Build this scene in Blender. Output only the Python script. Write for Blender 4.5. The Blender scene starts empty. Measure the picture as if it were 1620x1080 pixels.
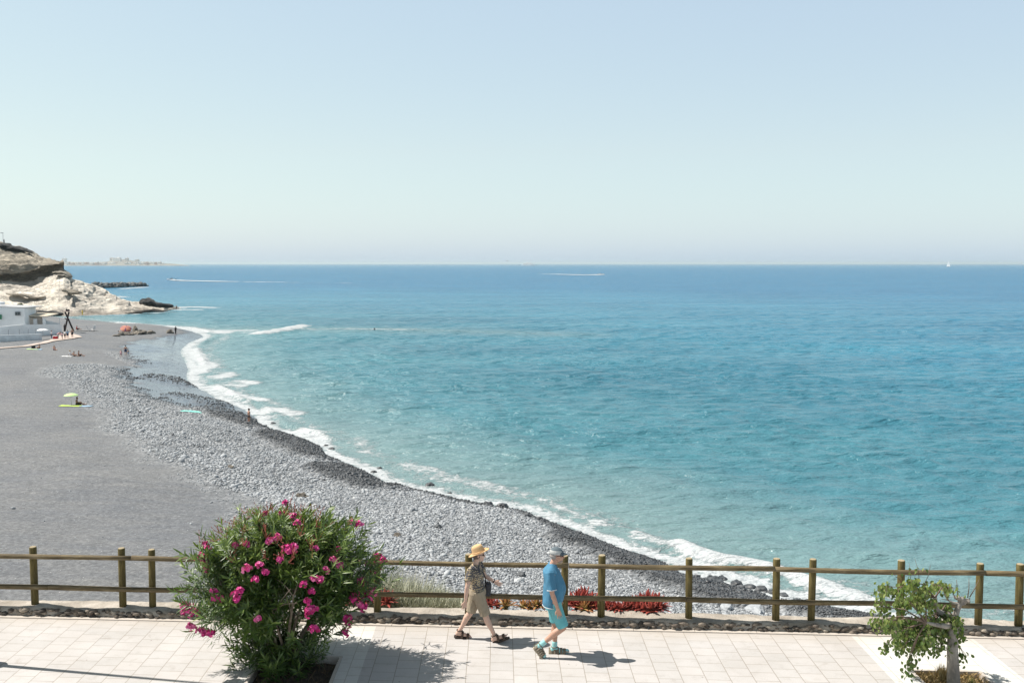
import bpy, bmesh, math, random
import numpy as np
from mathutils import Vector, Matrix, noise
random.seed(7); rng = np.random.default_rng(7)
R = math.radians
scene = bpy.context.scene

# ---------------------------------------------------------------- camera
PITCH = math.atan(123/1575)
CAMZ = 16.0                       # sea level is z = 0, the promenade z = 10
cam = bpy.data.cameras.new('camera'); cam.lens = 35; cam.sensor_width = 36
cam.clip_start = 0.1; cam.clip_end = 80000
cam_o = bpy.data.objects.new('camera', cam); scene.collection.objects.link(cam_o)
cam_o.location = (0, 0, CAMZ); cam_o.rotation_euler = (math.pi/2 - PITCH, 0, 0)
scene.camera = cam_o

# ---------------------------------------------------------------- sky, sun, exposure
SUN_DIR = Vector((-1.12, 0.22, 1.72)).normalized()      # towards the sun
SUN_EL = math.asin(SUN_DIR.z)
world = bpy.data.worlds.new('World'); scene.world = world; world.use_nodes = True
wn = world.node_tree; wn.nodes.clear()
wo = wn.nodes.new('ShaderNodeOutputWorld'); wb = wn.nodes.new('ShaderNodeBackground')
sk = wn.nodes.new('ShaderNodeTexSky'); sk.sky_type = 'NISHITA'; sk.sun_disc = False
sk.sun_elevation = SUN_EL; sk.sun_rotation = math.atan2(SUN_DIR.x, SUN_DIR.y)
sk.altitude = 0; sk.air_density = 1.0; sk.dust_density = 1.0; sk.ozone_density = 2.0
wb.inputs['Strength'].default_value = 0.11
# thin sea haze in the sky: paler and more even towards the horizon, clearing overhead
tc = wn.nodes.new('ShaderNodeTexCoord'); sx = wn.nodes.new('ShaderNodeSeparateXYZ'); wn.links.new(tc.outputs['Generated'], sx.inputs[0])
mr = wn.nodes.new('ShaderNodeMapRange'); mr.inputs['From Min'].default_value = .25; mr.inputs['From Max'].default_value = .9
mr.inputs['To Min'].default_value = 1; mr.inputs['To Max'].default_value = .3; wn.links.new(sx.outputs['Z'], mr.inputs['Value'])
v1 = wn.nodes.new('ShaderNodeVectorMath'); v1.operation = 'SCALE'; mxv = wn.nodes.new('ShaderNodeMix'); mxv.data_type = 'VECTOR'; mxv.inputs[4].default_value = (1.88, 2.98, 4.75); mxv.inputs[5].default_value = (2.22, 2.78, 4.2); wn.links.new(mxv.outputs[1], v1.inputs[0]); mzz = wn.nodes.new('ShaderNodeMapRange'); mzz.inputs['From Max'].default_value = .11; wn.links.new(sx.outputs['Z'], mzz.inputs['Value']); wn.links.new(mzz.outputs[0], mxv.inputs[0]); 
mr0 = wn.nodes.new('ShaderNodeMapRange'); mr0.inputs['From Max'].default_value = .1; mr0.inputs['To Min'].default_value = .95; mr0.inputs['To Max'].default_value = 1.0; wn.links.new(sx.outputs['Z'], mr0.inputs['Value'])
mm0 = wn.nodes.new('ShaderNodeMath'); mm0.operation = 'MULTIPLY'; wn.links.new(mr.outputs[0], mm0.inputs[0]); wn.links.new(mr0.outputs[0], mm0.inputs[1]); wn.links.new(mm0.outputs[0], v1.inputs['Scale'])
v2 = wn.nodes.new('ShaderNodeVectorMath'); v2.operation = 'MULTIPLY_ADD'; v2.inputs[1].default_value = (.60, .52, .23)
wn.links.new(sk.outputs[0], v2.inputs[0]); wn.links.new(v1.outputs[0], v2.inputs[2]); 
mr2 = wn.nodes.new('ShaderNodeMapRange'); mr2.inputs['From Min'].default_value = .3; mr2.inputs['From Max'].default_value = .8
mr2.inputs['To Min'].default_value = 1; mr2.inputs['To Max'].default_value = .6; wn.links.new(sx.outputs['Z'], mr2.inputs['Value'])
v3 = wn.nodes.new('ShaderNodeVectorMath'); v3.operation = 'SCALE'; wn.links.new(v2.outputs[0], v3.inputs[0]); wn.links.new(mr2.outputs[0], v3.inputs['Scale'])
wn.links.new(v3.outputs[0], wb.inputs['Color']); wn.links.new(wb.outputs[0], wo.inputs['Surface'])
sl = bpy.data.lights.new('sun', 'SUN'); sl.energy = 5.0; sl.angle = R(0.5); sl.color = (1, .95, .88)
so = bpy.data.objects.new('sun', sl); scene.collection.objects.link(so)
so.rotation_euler = SUN_DIR.to_track_quat('Z', 'Y').to_euler()
vs = scene.view_settings; vs.view_transform = 'Standard'; vs.look = 'None'; vs.gamma = 1
vs.use_curve_mapping = False; vs.exposure = 0.5

# ---------------------------------------------------------------- helpers
COL = scene.collection
cp, sp_ = math.cos(PITCH), math.sin(PITCH)
def ray(px, py):                  # direction through a pixel of the 1620 x 1080 photograph
    dx = (np.asarray(px, float)-810)/1575; dy = -(np.asarray(py, float)-540)/1575
    return dx, cp + dy*sp_, -sp_ + dy*cp
def atz(px, py, z=0.0):           # where that ray meets height z
    x, y, w = ray(px, py); t = (z-CAMZ)/w
    return np.stack([x*t, y*t, np.zeros_like(t)+z], -1)
def aty(px, py, Y):               # where that ray meets depth Y
    x, y, w = ray(px, py); t = Y/y
    return np.stack([x*t, np.zeros_like(t)+Y, CAMZ+w*t], -1)
def tag(o, label=None, cat=None, group=None, kind=None):
    if label: o['label'] = label
    if cat: o['category'] = cat
    if group: o['group'] = group
    if kind: o['kind'] = kind
    return o
def empty(name, loc, rz=0):
    o = bpy.data.objects.new(name, None); COL.objects.link(o); o.location = loc; o.rotation_euler = (0, 0, rz)
    o.empty_display_size = .2
    return o
def link(name, me, mat=None, parent=None, smooth=False):
    o = bpy.data.objects.new(name, me); COL.objects.link(o)
    if mat:
        for m in (mat if isinstance(mat, (list, tuple)) else [mat]): me.materials.append(m)
    if parent: o.parent = parent
    if smooth: me.polygons.foreach_set('use_smooth', np.ones(len(me.polygons), bool))
    return o
def mesh_np(name, V, F, attrs=None):      # V (n,3), F (m,k) arrays
    me = bpy.data.meshes.new(name); V = np.ascontiguousarray(V, np.float32); F = np.ascontiguousarray(F, np.int32)
    n, k = F.shape
    me.vertices.add(len(V)); me.vertices.foreach_set('co', V.ravel())
    me.loops.add(n*k); me.loops.foreach_set('vertex_index', F.ravel())
    me.polygons.add(n); me.polygons.foreach_set('loop_start', np.arange(0, n*k, k, dtype=np.int32))
    me.update(calc_edges=True)
    for nm, a in (attrs or {}).items():
        at = me.attributes.new(nm, 'FLOAT', 'POINT'); at.data.foreach_set('value', np.ascontiguousarray(a, np.float32))
    return me
def grid_faces(nr, nc):
    i = np.arange((nr-1)*nc).reshape(nr-1, nc)[:, :-1].ravel()
    return np.stack([i, i+1, i+nc+1, i+nc], 1)
class MB:                                  # collects pieces into ONE mesh object
    def __init__(s): s.v = []; s.f = []; s.m = []; s.cur = 0
    def add(s, vs, fs):
        b = len(s.v); s.v += [tuple(v) for v in vs]; s.f += [tuple(i+b for i in f) for f in fs]; s.m += [s.cur]*len(fs)
    def box(s, c, d, rot=None):
        x, y, z = d[0]/2, d[1]/2, d[2]/2; M = rot or Matrix.Identity(3)
        P = [M @ Vector((a*x, b*y, e*z)) + Vector(c) for a in (-1, 1) for b in (-1, 1) for e in (-1, 1)]
        s.add(P, [(0, 1, 3, 2), (4, 6, 7, 5), (0, 4, 5, 1), (2, 3, 7, 6), (0, 2, 6, 4), (1, 5, 7, 3)])
    def tube(s, pts, rad, n=8, caps=True):
        pts = [Vector(p) for p in pts]; rad = rad if isinstance(rad, (list, tuple)) else [rad]*len(pts)
        vs = []; fs = []; ref = None
        for i, p in enumerate(pts):
            t = (pts[min(i+1, len(pts)-1)]-pts[max(i-1, 0)]).normalized()
            if ref is None: ref = Vector((0, 0, 1)) if abs(t.z) < .9 else Vector((1, 0, 0))
            a = t.cross(ref).normalized(); b = a.cross(t).normalized(); ref = b
            for k in range(n):
                q = 2*math.pi*k/n; vs.append(p+(a*math.cos(q)+b*math.sin(q))*rad[i])
        for i in range(len(pts)-1):
            for k in range(n):
                fs.append((i*n+k, i*n+(k+1) % n, (i+1)*n+(k+1) % n, (i+1)*n+k))
        if caps: fs += [tuple(range(n-1, -1, -1)), tuple(range((len(pts)-1)*n, len(pts)*n))]
        s.add(vs, fs)
    def lathe(s, prof, c=(0, 0, 0), n=16, M=None):    # prof [(r,z)...]
        vs = []; fs = []; M = M or Matrix.Identity(3); c = Vector(c)
        for r, z in prof:
            for k in range(n):
                q = 2*math.pi*k/n; vs.append(M @ Vector((r*math.cos(q), r*math.sin(q), z))+c)
        for i in range(len(prof)-1):
            for k in range(n): fs.append((i*n+k, i*n+(k+1) % n, (i+1)*n+(k+1) % n, (i+1)*n+k))
        fs += [tuple(range(n-1, -1, -1)), tuple(range((len(prof)-1)*n, len(prof)*n))]
        s.add(vs, fs)
    def ball(s, c, r, nu=10, nv=7, M=None):
        r = (r, r, r) if not isinstance(r, (tuple, list)) else r
        M = M or Matrix.Identity(3); c = Vector(c); vs = [M @ Vector((0, 0, -r[2]))+c]; fs = []
        for j in range(1, nv):
            p = -math.pi/2+math.pi*j/nv
            for k in range(nu):
                q = 2*math.pi*k/nu
                vs.append(M @ Vector((r[0]*math.cos(p)*math.cos(q), r[1]*math.cos(p)*math.sin(q), r[2]*math.sin(p)))+c)
        vs.append(M @ Vector((0, 0, r[2]))+c); L = len(vs)-1
        for k in range(nu):
            fs.append((0, 1+(k+1) % nu, 1+k)); fs.append((L, L-nu+k, L-nu+(k+1) % nu))
        for j in range(nv-2):
            for k in range(nu): fs.append((1+j*nu+k, 1+j*nu+(k+1) % nu, 1+(j+1)*nu+(k+1) % nu, 1+(j+1)*nu+k))
        s.add(vs, fs)
    def cap(s, p0, p1, r0, r1=None, n=12):
        r1 = r1 or r0; s.tube([p0, p1], [r0, r1], n); s.ball(p0, r0, n, 8); s.ball(p1, r1, n, 8)
    def limb(s, pts, rad, n=12):
        for i in range(len(pts)-1): s.cap(pts[i], pts[i+1], rad[i], rad[i+1], n)
    def loft(s, secs, n=20):            # secs [(cx, cy, cz, rx, ry)...]
        vs = []; fs = []
        for cx, cy, cz, rx, ry in secs:
            for k in range(n):
                q = 2*math.pi*k/n; vs.append((cx+rx*math.cos(q), cy+ry*math.sin(q), cz))
        for i in range(len(secs)-1):
            for k in range(n): fs.append((i*n+k, i*n+(k+1) % n, (i+1)*n+(k+1) % n, (i+1)*n+k))
        fs += [tuple(range(n-1, -1, -1)), tuple(range((len(secs)-1)*n, len(secs)*n))]
        s.add(vs, fs)
    def melt(s, name, mat, parent=None, vox=.006, sm=3):      # fuse the pieces into one continuous skin
        o = bpy.data.objects.new('t', s.mesh('t')); COL.objects.link(o)
        m = o.modifiers.new('r', 'REMESH'); m.mode = 'VOXEL'; m.voxel_size = vox
        if sm: k = o.modifiers.new('s', 'SMOOTH'); k.factor = .5; k.iterations = sm
        dg = bpy.context.evaluated_depsgraph_get(); me = bpy.data.meshes.new_from_object(o.evaluated_get(dg)); me.name = name
        old = o.data; bpy.data.objects.remove(o); bpy.data.meshes.remove(old)
        return link(name, me, mat, parent, True)
    def mesh(s, name):
        me = bpy.data.meshes.new(name); me.from_pydata(s.v, [], s.f); me.polygons.foreach_set('material_index', s.m); me.update(); return me
    def build(s, name, mat, parent=None, smooth=False): return link(name, s.mesh(name), mat, parent, smooth)

def rot_z(a): return Matrix.Rotation(a, 3, 'Z')

# ---- materials
class NT:
    def __init__(s, name):
        s.mat = bpy.data.materials.new(name); s.mat.use_nodes = True; s.t = s.mat.node_tree; s.t.nodes.clear()
        s.out = s.t.nodes.new('ShaderNodeOutputMaterial'); s.b = s.n('BsdfPrincipled'); s.l(s.b, 0, s.out, 'Surface')
    def n(s, typ, **kw):
        nd = s.t.nodes.new('ShaderNode'+typ)
        for k, v in kw.items(): setattr(nd, k, v)
        return nd
    def l(s, a, ao, b, bi): s.t.links.new(a.outputs[ao], b.inputs[bi])
    def put(s, b, bi, v):
        if isinstance(v, tuple) and len(v) == 2 and hasattr(v[0], 'outputs'): s.l(v[0], v[1], b, bi)
        elif hasattr(v, 'outputs'): s.l(v, 0, b, bi)
        else:
            if isinstance(v, tuple) and len(v) == 3 and b.inputs[bi].type == 'RGBA': v = v+(1,)
            b.inputs[bi].default_value = v
    def attr(s, nm): return (s.n('Attribute', attribute_name=nm), 'Fac')
    def geo(s): return (s.n('NewGeometry'), 'Position')
    def obj(s): return (s.n('TexCoord'), 'Object')
    def scale(s, v, sc):
        m = s.n('Mapping'); s.put(m, 'Vector', v); m.inputs['Scale'].default_value = sc if isinstance(sc, tuple) else (sc,)*3; return m
    def noise(s, v, sc, det=4, rough=.55, dist=0):
        t = s.n('TexNoise'); s.put(t, 'Vector', v); t.inputs['Scale'].default_value = sc; t.inputs['Detail'].default_value = det
        t.inputs['Roughness'].default_value = rough; t.inputs['Distortion'].default_value = dist; return t
    def vor(s, v, sc, feat='F1', out='Distance'):
        t = s.n('TexVoronoi', feature=feat); s.put(t, 'Vector', v); t.inputs['Scale'].default_value = sc; return (t, out)
    def math(s, op, a, b=0.0, c=0.0, clamp=False):
        m = s.n('Math', operation=op, use_clamp=clamp); s.put(m, 0, a); s.put(m, 1, b); s.put(m, 2, c); return m
    def ramp(s, f, *st, interp='LINEAR'):
        r = s.n('ValToRGB'); s.put(r, 'Fac', f); e = r.color_ramp.elements; r.color_ramp.interpolation = interp
        while len(e) < len(st): e.new(0.5)
        for i, (p, c) in enumerate(st):
            e[i].position = p; e[i].color = (c if isinstance(c, tuple) else (c, c, c))+(1,)
        return r
    def mix(s, f, a, b, mode='MIX'):
        m = s.n('Mix', data_type='RGBA', blend_type=mode); s.put(m, 'Factor', f)
        for sock, v in ((6, a), (7, b)): s.put(m, sock, v)
        return (m, 2)
    def bump(s, h, st=.5, d=.05, nrm=None):
        b = s.n('Bump'); b.inputs['Strength'].default_value = st; b.inputs['Distance'].default_value = d; s.put(b, 'Height', h)
        if nrm: s.l(nrm, 0, b, 'Normal')
        return b
    def fin(s, col=None, rough=None, nrm=None, **kw):
        if col is not None: s.put(s.b, 'Base Color', col)
        if rough is not None: s.put(s.b, 'Roughness', rough)
        if nrm is not None: s.l(nrm, 0, s.b, 'Normal')
        for k, v in kw.items(): s.put(s.b, k.replace('_', ' '), v)
        return s.mat
def simple(name, c, rough=.7, var=.15, sc=8, bump=0, bd=.01, **kw):
    N = NT(name); v = N.obj(); nz = N.noise(v, sc, 5)
    lo = tuple(x*(1-var) for x in c); hi = tuple(min(1, x*(1+var)) for x in c)
    col = N.ramp(nz, (.3, lo), (.7, hi))
    nr = N.bump(N.noise(v, sc*4, 4), bump, bd) if bump else None
    return N.fin(col, rough, nr, **kw)
# ---------------------------------------------------------------- the lie of the land
PZ = 10.0
def catmull(P, n=6, closed=False):
    P = np.asarray(P, float); out = []
    for i in range(len(P)-1):
        p0 = P[max(i-1, 0)]; p1 = P[i]; p2 = P[i+1]; p3 = P[min(i+2, len(P)-1)]
        for k in range(n):
            t = k/n; out.append(.5*((2*p1)+(-p0+p2)*t+(2*p0-5*p1+4*p2-p3)*t*t+(-p0+3*p1-3*p2+p3)*t**3))
    out.append(P[-1]); return np.array(out)
# water's edge as seen in the photograph, (px, py, wet strip width, smooth wet sand)
coast_px = [(1380, 974, 2.6, 0), (1298, 955, 3.0, 0), (1219, 943, 1.5, 0), (1147, 926, 1.2, 0), (1090, 912, 1.6, 0), (1066, 898, 2, 0),
 (1049, 889, 2, 0), (987, 869, 1.6, 0), (916, 840, 1.4, 0), (860, 819, .9, 0), (830, 807, .7, 0), (796, 801, .7, 0), (746, 793, 1.1, 0),
 (672, 776, .8, 0), (620, 769, 1.2, 0), (593, 752, 1.5, 0), (543, 730, .3, 0), (518, 719, .4, 0), (505, 703, .9, 0), (470, 691, .3, 0),
 (437, 681, .3, 0), (414, 671, 1.5, 0), (404, 658, 6, .8), (378, 643, 9, .9), (350, 634, 9, .9), (335, 624, 9, .9), (310, 611, 9, .9), (298, 600, 10, .95), (300, 585, 8, .9),
 (294, 571, 9, 1), (288, 556, 11, 1), (300, 543, 8, 1), (322, 533, 4, .8), (312, 527, 3, .5), (290, 521, 3, .3), (262, 517.5, 3, .2), (225, 515.5, 3, .1),
 (189, 513, 3, .1), (150, 509.5, 3, .1), (125, 507, 2, 0), (100, 503.5, 2, 0), (72, 501, 2, 0), (40, 500, 2, 0)]
cw = np.array([np.r_[atz(a, b, 0)[:2], w, s] for a, b, w, s in coast_px])
cw = np.vstack([[400, 12, 2, 0], [120, 25, 2, 0], [55, 34, 2.4, 0], [28, 39.5, 2.6, 0], cw])
cw = np.vstack([catmull(cw[3:], 5)])
COAST = np.vstack([[400, 12, 2, 0], [120, 25, 2, 0], [55, 34, 2.4, 0], cw, [-900, 330, 2, 0]])
LANDPOLY = np.vstack([COAST[:, :2], [-900, -60], [400, -60]])
def seg_dist(x, y, P, vals=None):          # unsigned distance to polyline, plus values interpolated at the foot
    best = np.full(x.shape, 1e12); out = None if vals is None else [np.zeros(x.shape) for _ in range(vals.shape[1])]
    for i in range(len(P)-1):
        ax, ay = P[i, :2]; bx, by = P[i+1, :2]; dx, dy = bx-ax, by-ay; L = dx*dx+dy*dy+1e-9
        t = np.clip(((x-ax)*dx+(y-ay)*dy)/L, 0, 1); d = (x-ax-t*dx)**2+(y-ay-t*dy)**2
        m = d < best; best = np.where(m, d, best)
        if out is not None:
            for k in range(len(out)): out[k] = np.where(m, vals[i, k]*(1-t)+vals[i+1, k]*t, out[k])
    return (np.sqrt(best), out) if out is not None else np.sqrt(best)
def inside(x, y, P):
    c = np.zeros(x.shape, bool); n = len(P); j = n-1
    for i in range(n):
        xi, yi = P[i, :2]; xj, yj = P[j, :2]
        if yi != yj:
            c ^= ((yi > y) != (yj > y)) & (x < (xj-xi)*(y-yi)/(yj-yi)+xi)
        j = i
    return c
def fbm(x, y, s, seed=0, octv=4, rough=.5):      # value noise on the plane
    r = np.random.default_rng(seed); tab = r.random((256, 256)); tot = np.zeros(np.shape(x)); amp = 1; nrm = 0
    for o in range(octv):
        u = x*s+o*37.1; v = y*s+o*17.7; i = np.floor(u).astype(int); j = np.floor(v).astype(int); a = u-i; b = v-j
        a = a*a*(3-2*a); b = b*b*(3-2*b); g = lambda p, q: tab[p & 255, q & 255]
        tot += amp*((g(i, j)*(1-a)+g(i+1, j)*a)*(1-b)+(g(i, j+1)*(1-a)+g(i+1, j+1)*a)*b); nrm += amp; amp *= rough; s *= 2.03
    return tot/nrm
def coast(x, y):
    d, (w, sm) = seg_dist(x, y, COAST, COAST[:, 2:4]); ins = inside(x, y, LANDPOLY)
    return np.where(ins, d, -d), w, sm
# the promenade edge, and the fence that follows it
e0 = atz(0, 973.5, PZ); e1 = atz(1620, 1007.5, PZ)
EB = (e1[1]-e0[1])/(e1[0]-e0[0]); EA = e0[1]-EB*e0[0]
FANG = math.atan(EB); FU = Vector((math.cos(FANG), math.sin(FANG), 0)); FN = Vector((-FU.y, FU.x, 0))
def fp(u, v, z=PZ): return Vector((0, EA, z))+FU*u+FN*v     # u along the wall, v beyond its front face
WALLH = .135; WALLW = .45
def height(x, y, full=False):
    sd, w, sm = coast(x, y)
    z = np.where(sd > 0, 2.4*(1-np.exp(-np.maximum(sd, 0)/11.)), np.maximum(.11*sd, -3.))
    cusp = (fbm(x, y, .11, 3, 2)-.5)*.9*np.clip(sd/6, 0, 1)*np.exp(-np.maximum(sd, 0)/40)
    z = z+cusp+(fbm(x, y, .35, 5, 3)-.5)*.16*np.clip(sd/4, 0, 1)
    v = (-(x)*FU.y+(y-EA)*FU.x)
    emb = np.where(v < .9, PZ-.12, PZ-.12-(v-.9)*.72)+(fbm(x, y, .8, 9, 3)-.5)*.5*np.clip((v-.9)/3, 0, 1)
    zz = np.maximum(z, np.where(v < 14, emb, -9)) 
    if full: return zz, sd, w, sm, (emb > z) & (v < 14)
    return zz
def ground(px, py):                        # ray onto the land
    x, y, w = ray(px, py); t = np.linspace(20, 420, 4001); X = x*t; Y = y*t; Z = CAMZ+w*t
    H = height(X, Y); H = np.maximum(H, 0); k = np.argmax(Z < H)
    a = (Z[k-1]-H[k-1])/((Z[k-1]-H[k-1])-(Z[k]-H[k])); T = t[k-1]+a*(t[k]-t[k-1])
    return Vector((float(x*T), float(y*T), float(H[k-1]*(1-a)+H[k]*a)))

# cobble belt outline (its landward side), seen from above
cb = [(1500, 1000), (1380, 1010), (1200, 1010), (800, 1000), (640, 975), (560, 880), (470, 835), (400, 795), (350, 768), (300, 747), (255, 720), (200, 692), (172, 655),
      (140, 632), (112, 603), (70, 580), (95, 572), (150, 569), (205, 573), (255, 585)]
CB = np.array([atz(a, b, 2.0 if a > 100 else 2.3)[:2] for a, b in cb])
CBP = np.vstack([[80, 10], CB, [-85, 190], [-60, 190], [200, 190]])
WETP = [([(440, 687), (472, 703), (506, 715)], 2.3), ([(530, 744), (560, 755), (592, 765)], 2.6), ([(348, 656), (370, 664), (400, 671)], 2.3), ([(284, 631), (310, 635), (338, 641)], 2.3), ([(258, 599), (275, 602), (300, 606)], 2.4),
 ([(925, 850), (965, 862), (1010, 880), (1060, 903), (1105, 925), (1160, 944)], 2.3), ([(1020, 890), (1070, 915), (1130, 945)], 2.0), ([(1290, 962), (1370, 978)], 1.6)]
WETW = [(catmull(np.array([atz(a, b, .5)[:2] for a, b in P_]), 3), r_) for P_, r_ in WETP]
def blobs_at(x, y):                        # dark wet mounds of gravel pushed up by the surf
    t = np.zeros(np.shape(x))
    for W_, r_ in WETW:
        c0 = W_.mean(0); m = (np.abs(x-c0[0]) < 22) & (np.abs(y-c0[1]) < 22)
        if np.any(m): t[m] = np.maximum(t[m], np.clip((1.15-seg_dist(x[m], y[m], W_)/r_*(.7+.6*fbm(x[m], y[m], .4, 15, 3)))*2.2, 0, 1))
    return t
def cobble(x, y):
    d = seg_dist(x, y, CB); s = np.where(inside(x, y, CBP), d, -d)
    return np.clip(.5+(s+(fbm(x, y, .25, 21, 4)-.5)*6)/3.2, 0, 1)*np.clip((168-y)/10, 0, 1)

# ---- sand material
def m_beach():
    N = NT('beach gravel'); P = N.geo(); wet = N.attr('wet'); cob = N.attr('cobble'); smo = N.attr('smooth'); emb = N.attr('bank')
    n1 = N.noise(P, .09, 3); n2 = N.noise(N.scale(P, (.5, 2.2, 1)), .5, 4); n3 = N.noise(P, 4.5, 8, .85)
    sand = N.ramp(n3, (.32, (.06, .066, .072)), (.5, (.15, .161, .173)), (.6, (.215, .23, .242)), (.77, (.46, .48, .49)))
    tint = N.ramp(n2, (.3, (.86, .86, .88)), (.7, (1.12, 1.08, 1.04)))
    sand = N.mix(1, sand, tint, 'MULTIPLY'); t2 = N.ramp(n1, (.35, (.9, .9, .92)), (.65, (1.06, 1.03, 1.0)))
    sand = N.mix(1, sand, t2, 'MULTIPLY'); sv = N.vor(P, 2.6); sand = N.mix(N.math('LESS_THAN', sv, .055), sand, (.6, .6, .58)); sv2 = N.vor(N.scale(P, (1, 1, 1)), 1.7, 'F1'); sand = N.mix(N.math('MULTIPLY', N.math('LESS_THAN', sv2, .05), .8), sand, (.05, .05, .055))
    pits = N.ramp(N.noise(P, 2.4, 4, .6), (.34, .86), (.48, 1.)); sand = N.mix(1, sand, pits, 'MULTIPLY')
    vc = N.n('TexVoronoi'); N.put(vc, 'Vector', P); vc.inputs['Scale'].default_value = 4.2; vc.inputs['Randomness'].default_value = 1
    hsv = N.n('SeparateColor'); N.l(vc, 'Color', hsv, 0)
    cobc = N.ramp((hsv, 0), (0, (.12, .13, .14)), (.5, (.24, .255, .27)), (.9, (.42, .43, .44)))
    gap = N.ramp((vc, 'Distance'), (.45, 1.), (.75, .5)); cobc = N.mix(1, cobc, gap, 'MULTIPLY')
    c = N.mix(cob, sand, cobc)
    dirt = N.ramp(N.noise(P, 1.5, 5), (.3, (.3, .26, .2)), (.7, (.42, .37, .3))); c = N.mix(emb, c, dirt)
    n4 = N.noise(P, .8, 4)
    wf = N.math('MULTIPLY', wet, N.ramp(n4, (.3, .75), (.6, 1.)), clamp=True)
    c = N.mix(N.math('MULTIPLY', wf, .86), c, N.mix(smo, (.035, .038, .042), (.12, .145, .17)))
    rough = N.math('SUBTRACT', .9, N.math('MULTIPLY', wf, N.math('ADD', .35, N.math('MULTIPLY', smo, .42))))
    n5 = N.noise(P, 1.3, 3, .5)
    h = N.math('ADD', N.math('ADD', N.math('MULTIPLY', n3, .5), N.math('MULTIPLY', n5, 1.1)), N.math('MULTIPLY', N.math('SUBTRACT', 1, (vc, 'Distance')), N.math('MULTIPLY', cob, 1.6)))
    hs = N.math('MULTIPLY', h, N.math('SUBTRACT', 1, N.math('MULTIPLY', smo, N.math('MULTIPLY', wf, 1.)), clamp=True))
    return N.fin(c, rough, N.bump(hs, .9, .12))
def polar(r0, r1, nr, a0, a1, nc):
    r = np.geomspace(r0, r1, nr)[:, None]; a = np.linspace(a0, a1, nc)[None, :]
    return (r*np.sin(a)).ravel(), (r*np.cos(a)+0*a).ravel()
x, y = polar(16.2, 520, 560, R(-66), R(52), 760)
z, sd, w, sm, emb = height(x, y, True)
wn_ = fbm(x, y, .5, 11, 3)
wb_ = blobs_at(x, y); wet = np.maximum(np.clip(1-(sd-w*(.6+.6*wn_))/(.5+.12*w), 0, 1), wb_*(sd > -1)); z = z+wb_*.35*np.clip(sd/1.5, 0, 1)
cob = cobble(x, y)
fine = (fbm(x, y, 2.2, 31, 3)-.5)*.12*cob*np.clip(sd, 0, 1)*np.clip(90/np.hypot(x, y), .3, 1)
beach = link('beach', mesh_np('beach', np.stack([x, y, z+fine], 1), grid_faces(560, 760),
     dict(wet=wet, cobble=cob, smooth=np.clip(sm, 0, 1)*np.clip(wet*1.2, 0, 1), bank=emb.astype(float))), m_beach(), smooth=True)
tag(beach, kind='structure')

# ---- cobbles: uncountable, one object
def ico():
    bm = bmesh.new(); bmesh.ops.create_icosphere(bm, subdivisions=1, radius=1); v = np.array([q.co[:] for q in bm.verts]); f = np.array([[q.index for q in g.verts] for g in bm.faces]); bm.free(); return v, f
IV, IF = ico()
def scatter(x, y, z, rad, tone, flat=(.45, .8), seed=1):
    r = np.random.default_rng(seed); n = len(x); k = len(IV)
    V = np.repeat(IV[None], n, 0)*(1+(r.random((n, k, 1))-.5)*.35)
    V = V*(rad[:, None]*np.stack([r.uniform(.8, 1.45, n), r.uniform(.7, 1.1, n), r.uniform(*flat, n)], 1))[:, None, :]
    tl = r.normal(0, .22, n); c, s = np.cos(tl)[:, None], np.sin(tl)[:, None]
    X, Z = V[..., 0]*c-V[..., 2]*s, V[..., 0]*s+V[..., 2]*c; q = r.uniform(0, 6.283, n); c, s = np.cos(q)[:, None], np.sin(q)[:, None]
    V = np.stack([X*c-V[..., 1]*s, X*s+V[..., 1]*c, Z], -1)+np.stack([x, y, z], 1)[:, None, :]
    F = (IF[None]+np.arange(n)[:, None, None]*k).reshape(-1, 3)
    return V.reshape(-1, 3), F, np.repeat(tone, k)
n = 430000
rr = np.exp(rng.uniform(np.log(33), np.log(185), n)); aa = rng.uniform(R(-31), R(30), n)
x = rr*np.sin(aa); y = rr*np.cos(aa); z, sd, w, sm, emb = height(x, y, True); c = cobble(x, y)
keep = (sd > .15) & (rng.random(n) < c*c) & (~emb) & (z < 3.2)
keep &= ~((sm > .55) & (sd < w*(.5+.7*fbm(x, y, .3, 19, 3))) & (blobs_at(x, y) < .35))
keep |= (sd > 1) & (rng.random(n) < .012) & (~emb)
x, y, z, sd, w, rr, c = [q[keep] for q in (x, y, z, sd, w, rr, c)]
size = rng.lognormal(-3.1, .42, len(x))*np.clip(rr/60, .82, 1.12)*(.5+.5*c)*(1+.35*np.exp(-((seg_dist(x, y, CB)-2.5)/2)**2))*(.75+.6*fbm(x, y, .3, 77, 2))
wb_ = blobs_at(x, y); wetd = np.maximum(np.clip(1-(sd-w*(.6+.6*fbm(x, y, .5, 11, 3)))/(.5+.12*w), 0, 1), wb_); z = z+wb_*.35*np.clip(sd/1.5, 0, 1)
tone = np.clip(rng.normal(.45, .1, len(x))+(rng.random(len(x)) < .03)*.18-(rng.random(len(x)) < .07)*.16, .06, .7)
tone = tone*(1-.84*wetd)
V, F, T = scatter(x, y, z+size*.12, size, tone)
N = NT('cobble stone'); a = N.attr('tone'); P = N.geo(); nz = N.noise(P, 14, 3)
col = N.ramp(a, (0, (.02, .022, .026)), (.2, (.13, .14, .15)), (.5, (.37, .39, .41)), (.9, (.62, .63, .62)))
col = N.mix(1, col, N.ramp(nz, (.3, .85), (.7, 1.1)), 'MULTIPLY')
M_STONE = N.fin(col, N.ramp(a, (0, .25), (.15, .8)), N.bump(nz, .4, .03))
pb = link('cobbles', mesh_np('cobbles', V, F, dict(tone=T)), M_STONE, smooth=True)
tag(pb, 'belt of rounded grey cobbles between the dark sand and the surf', 'pebbles', kind='stuff')

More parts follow.
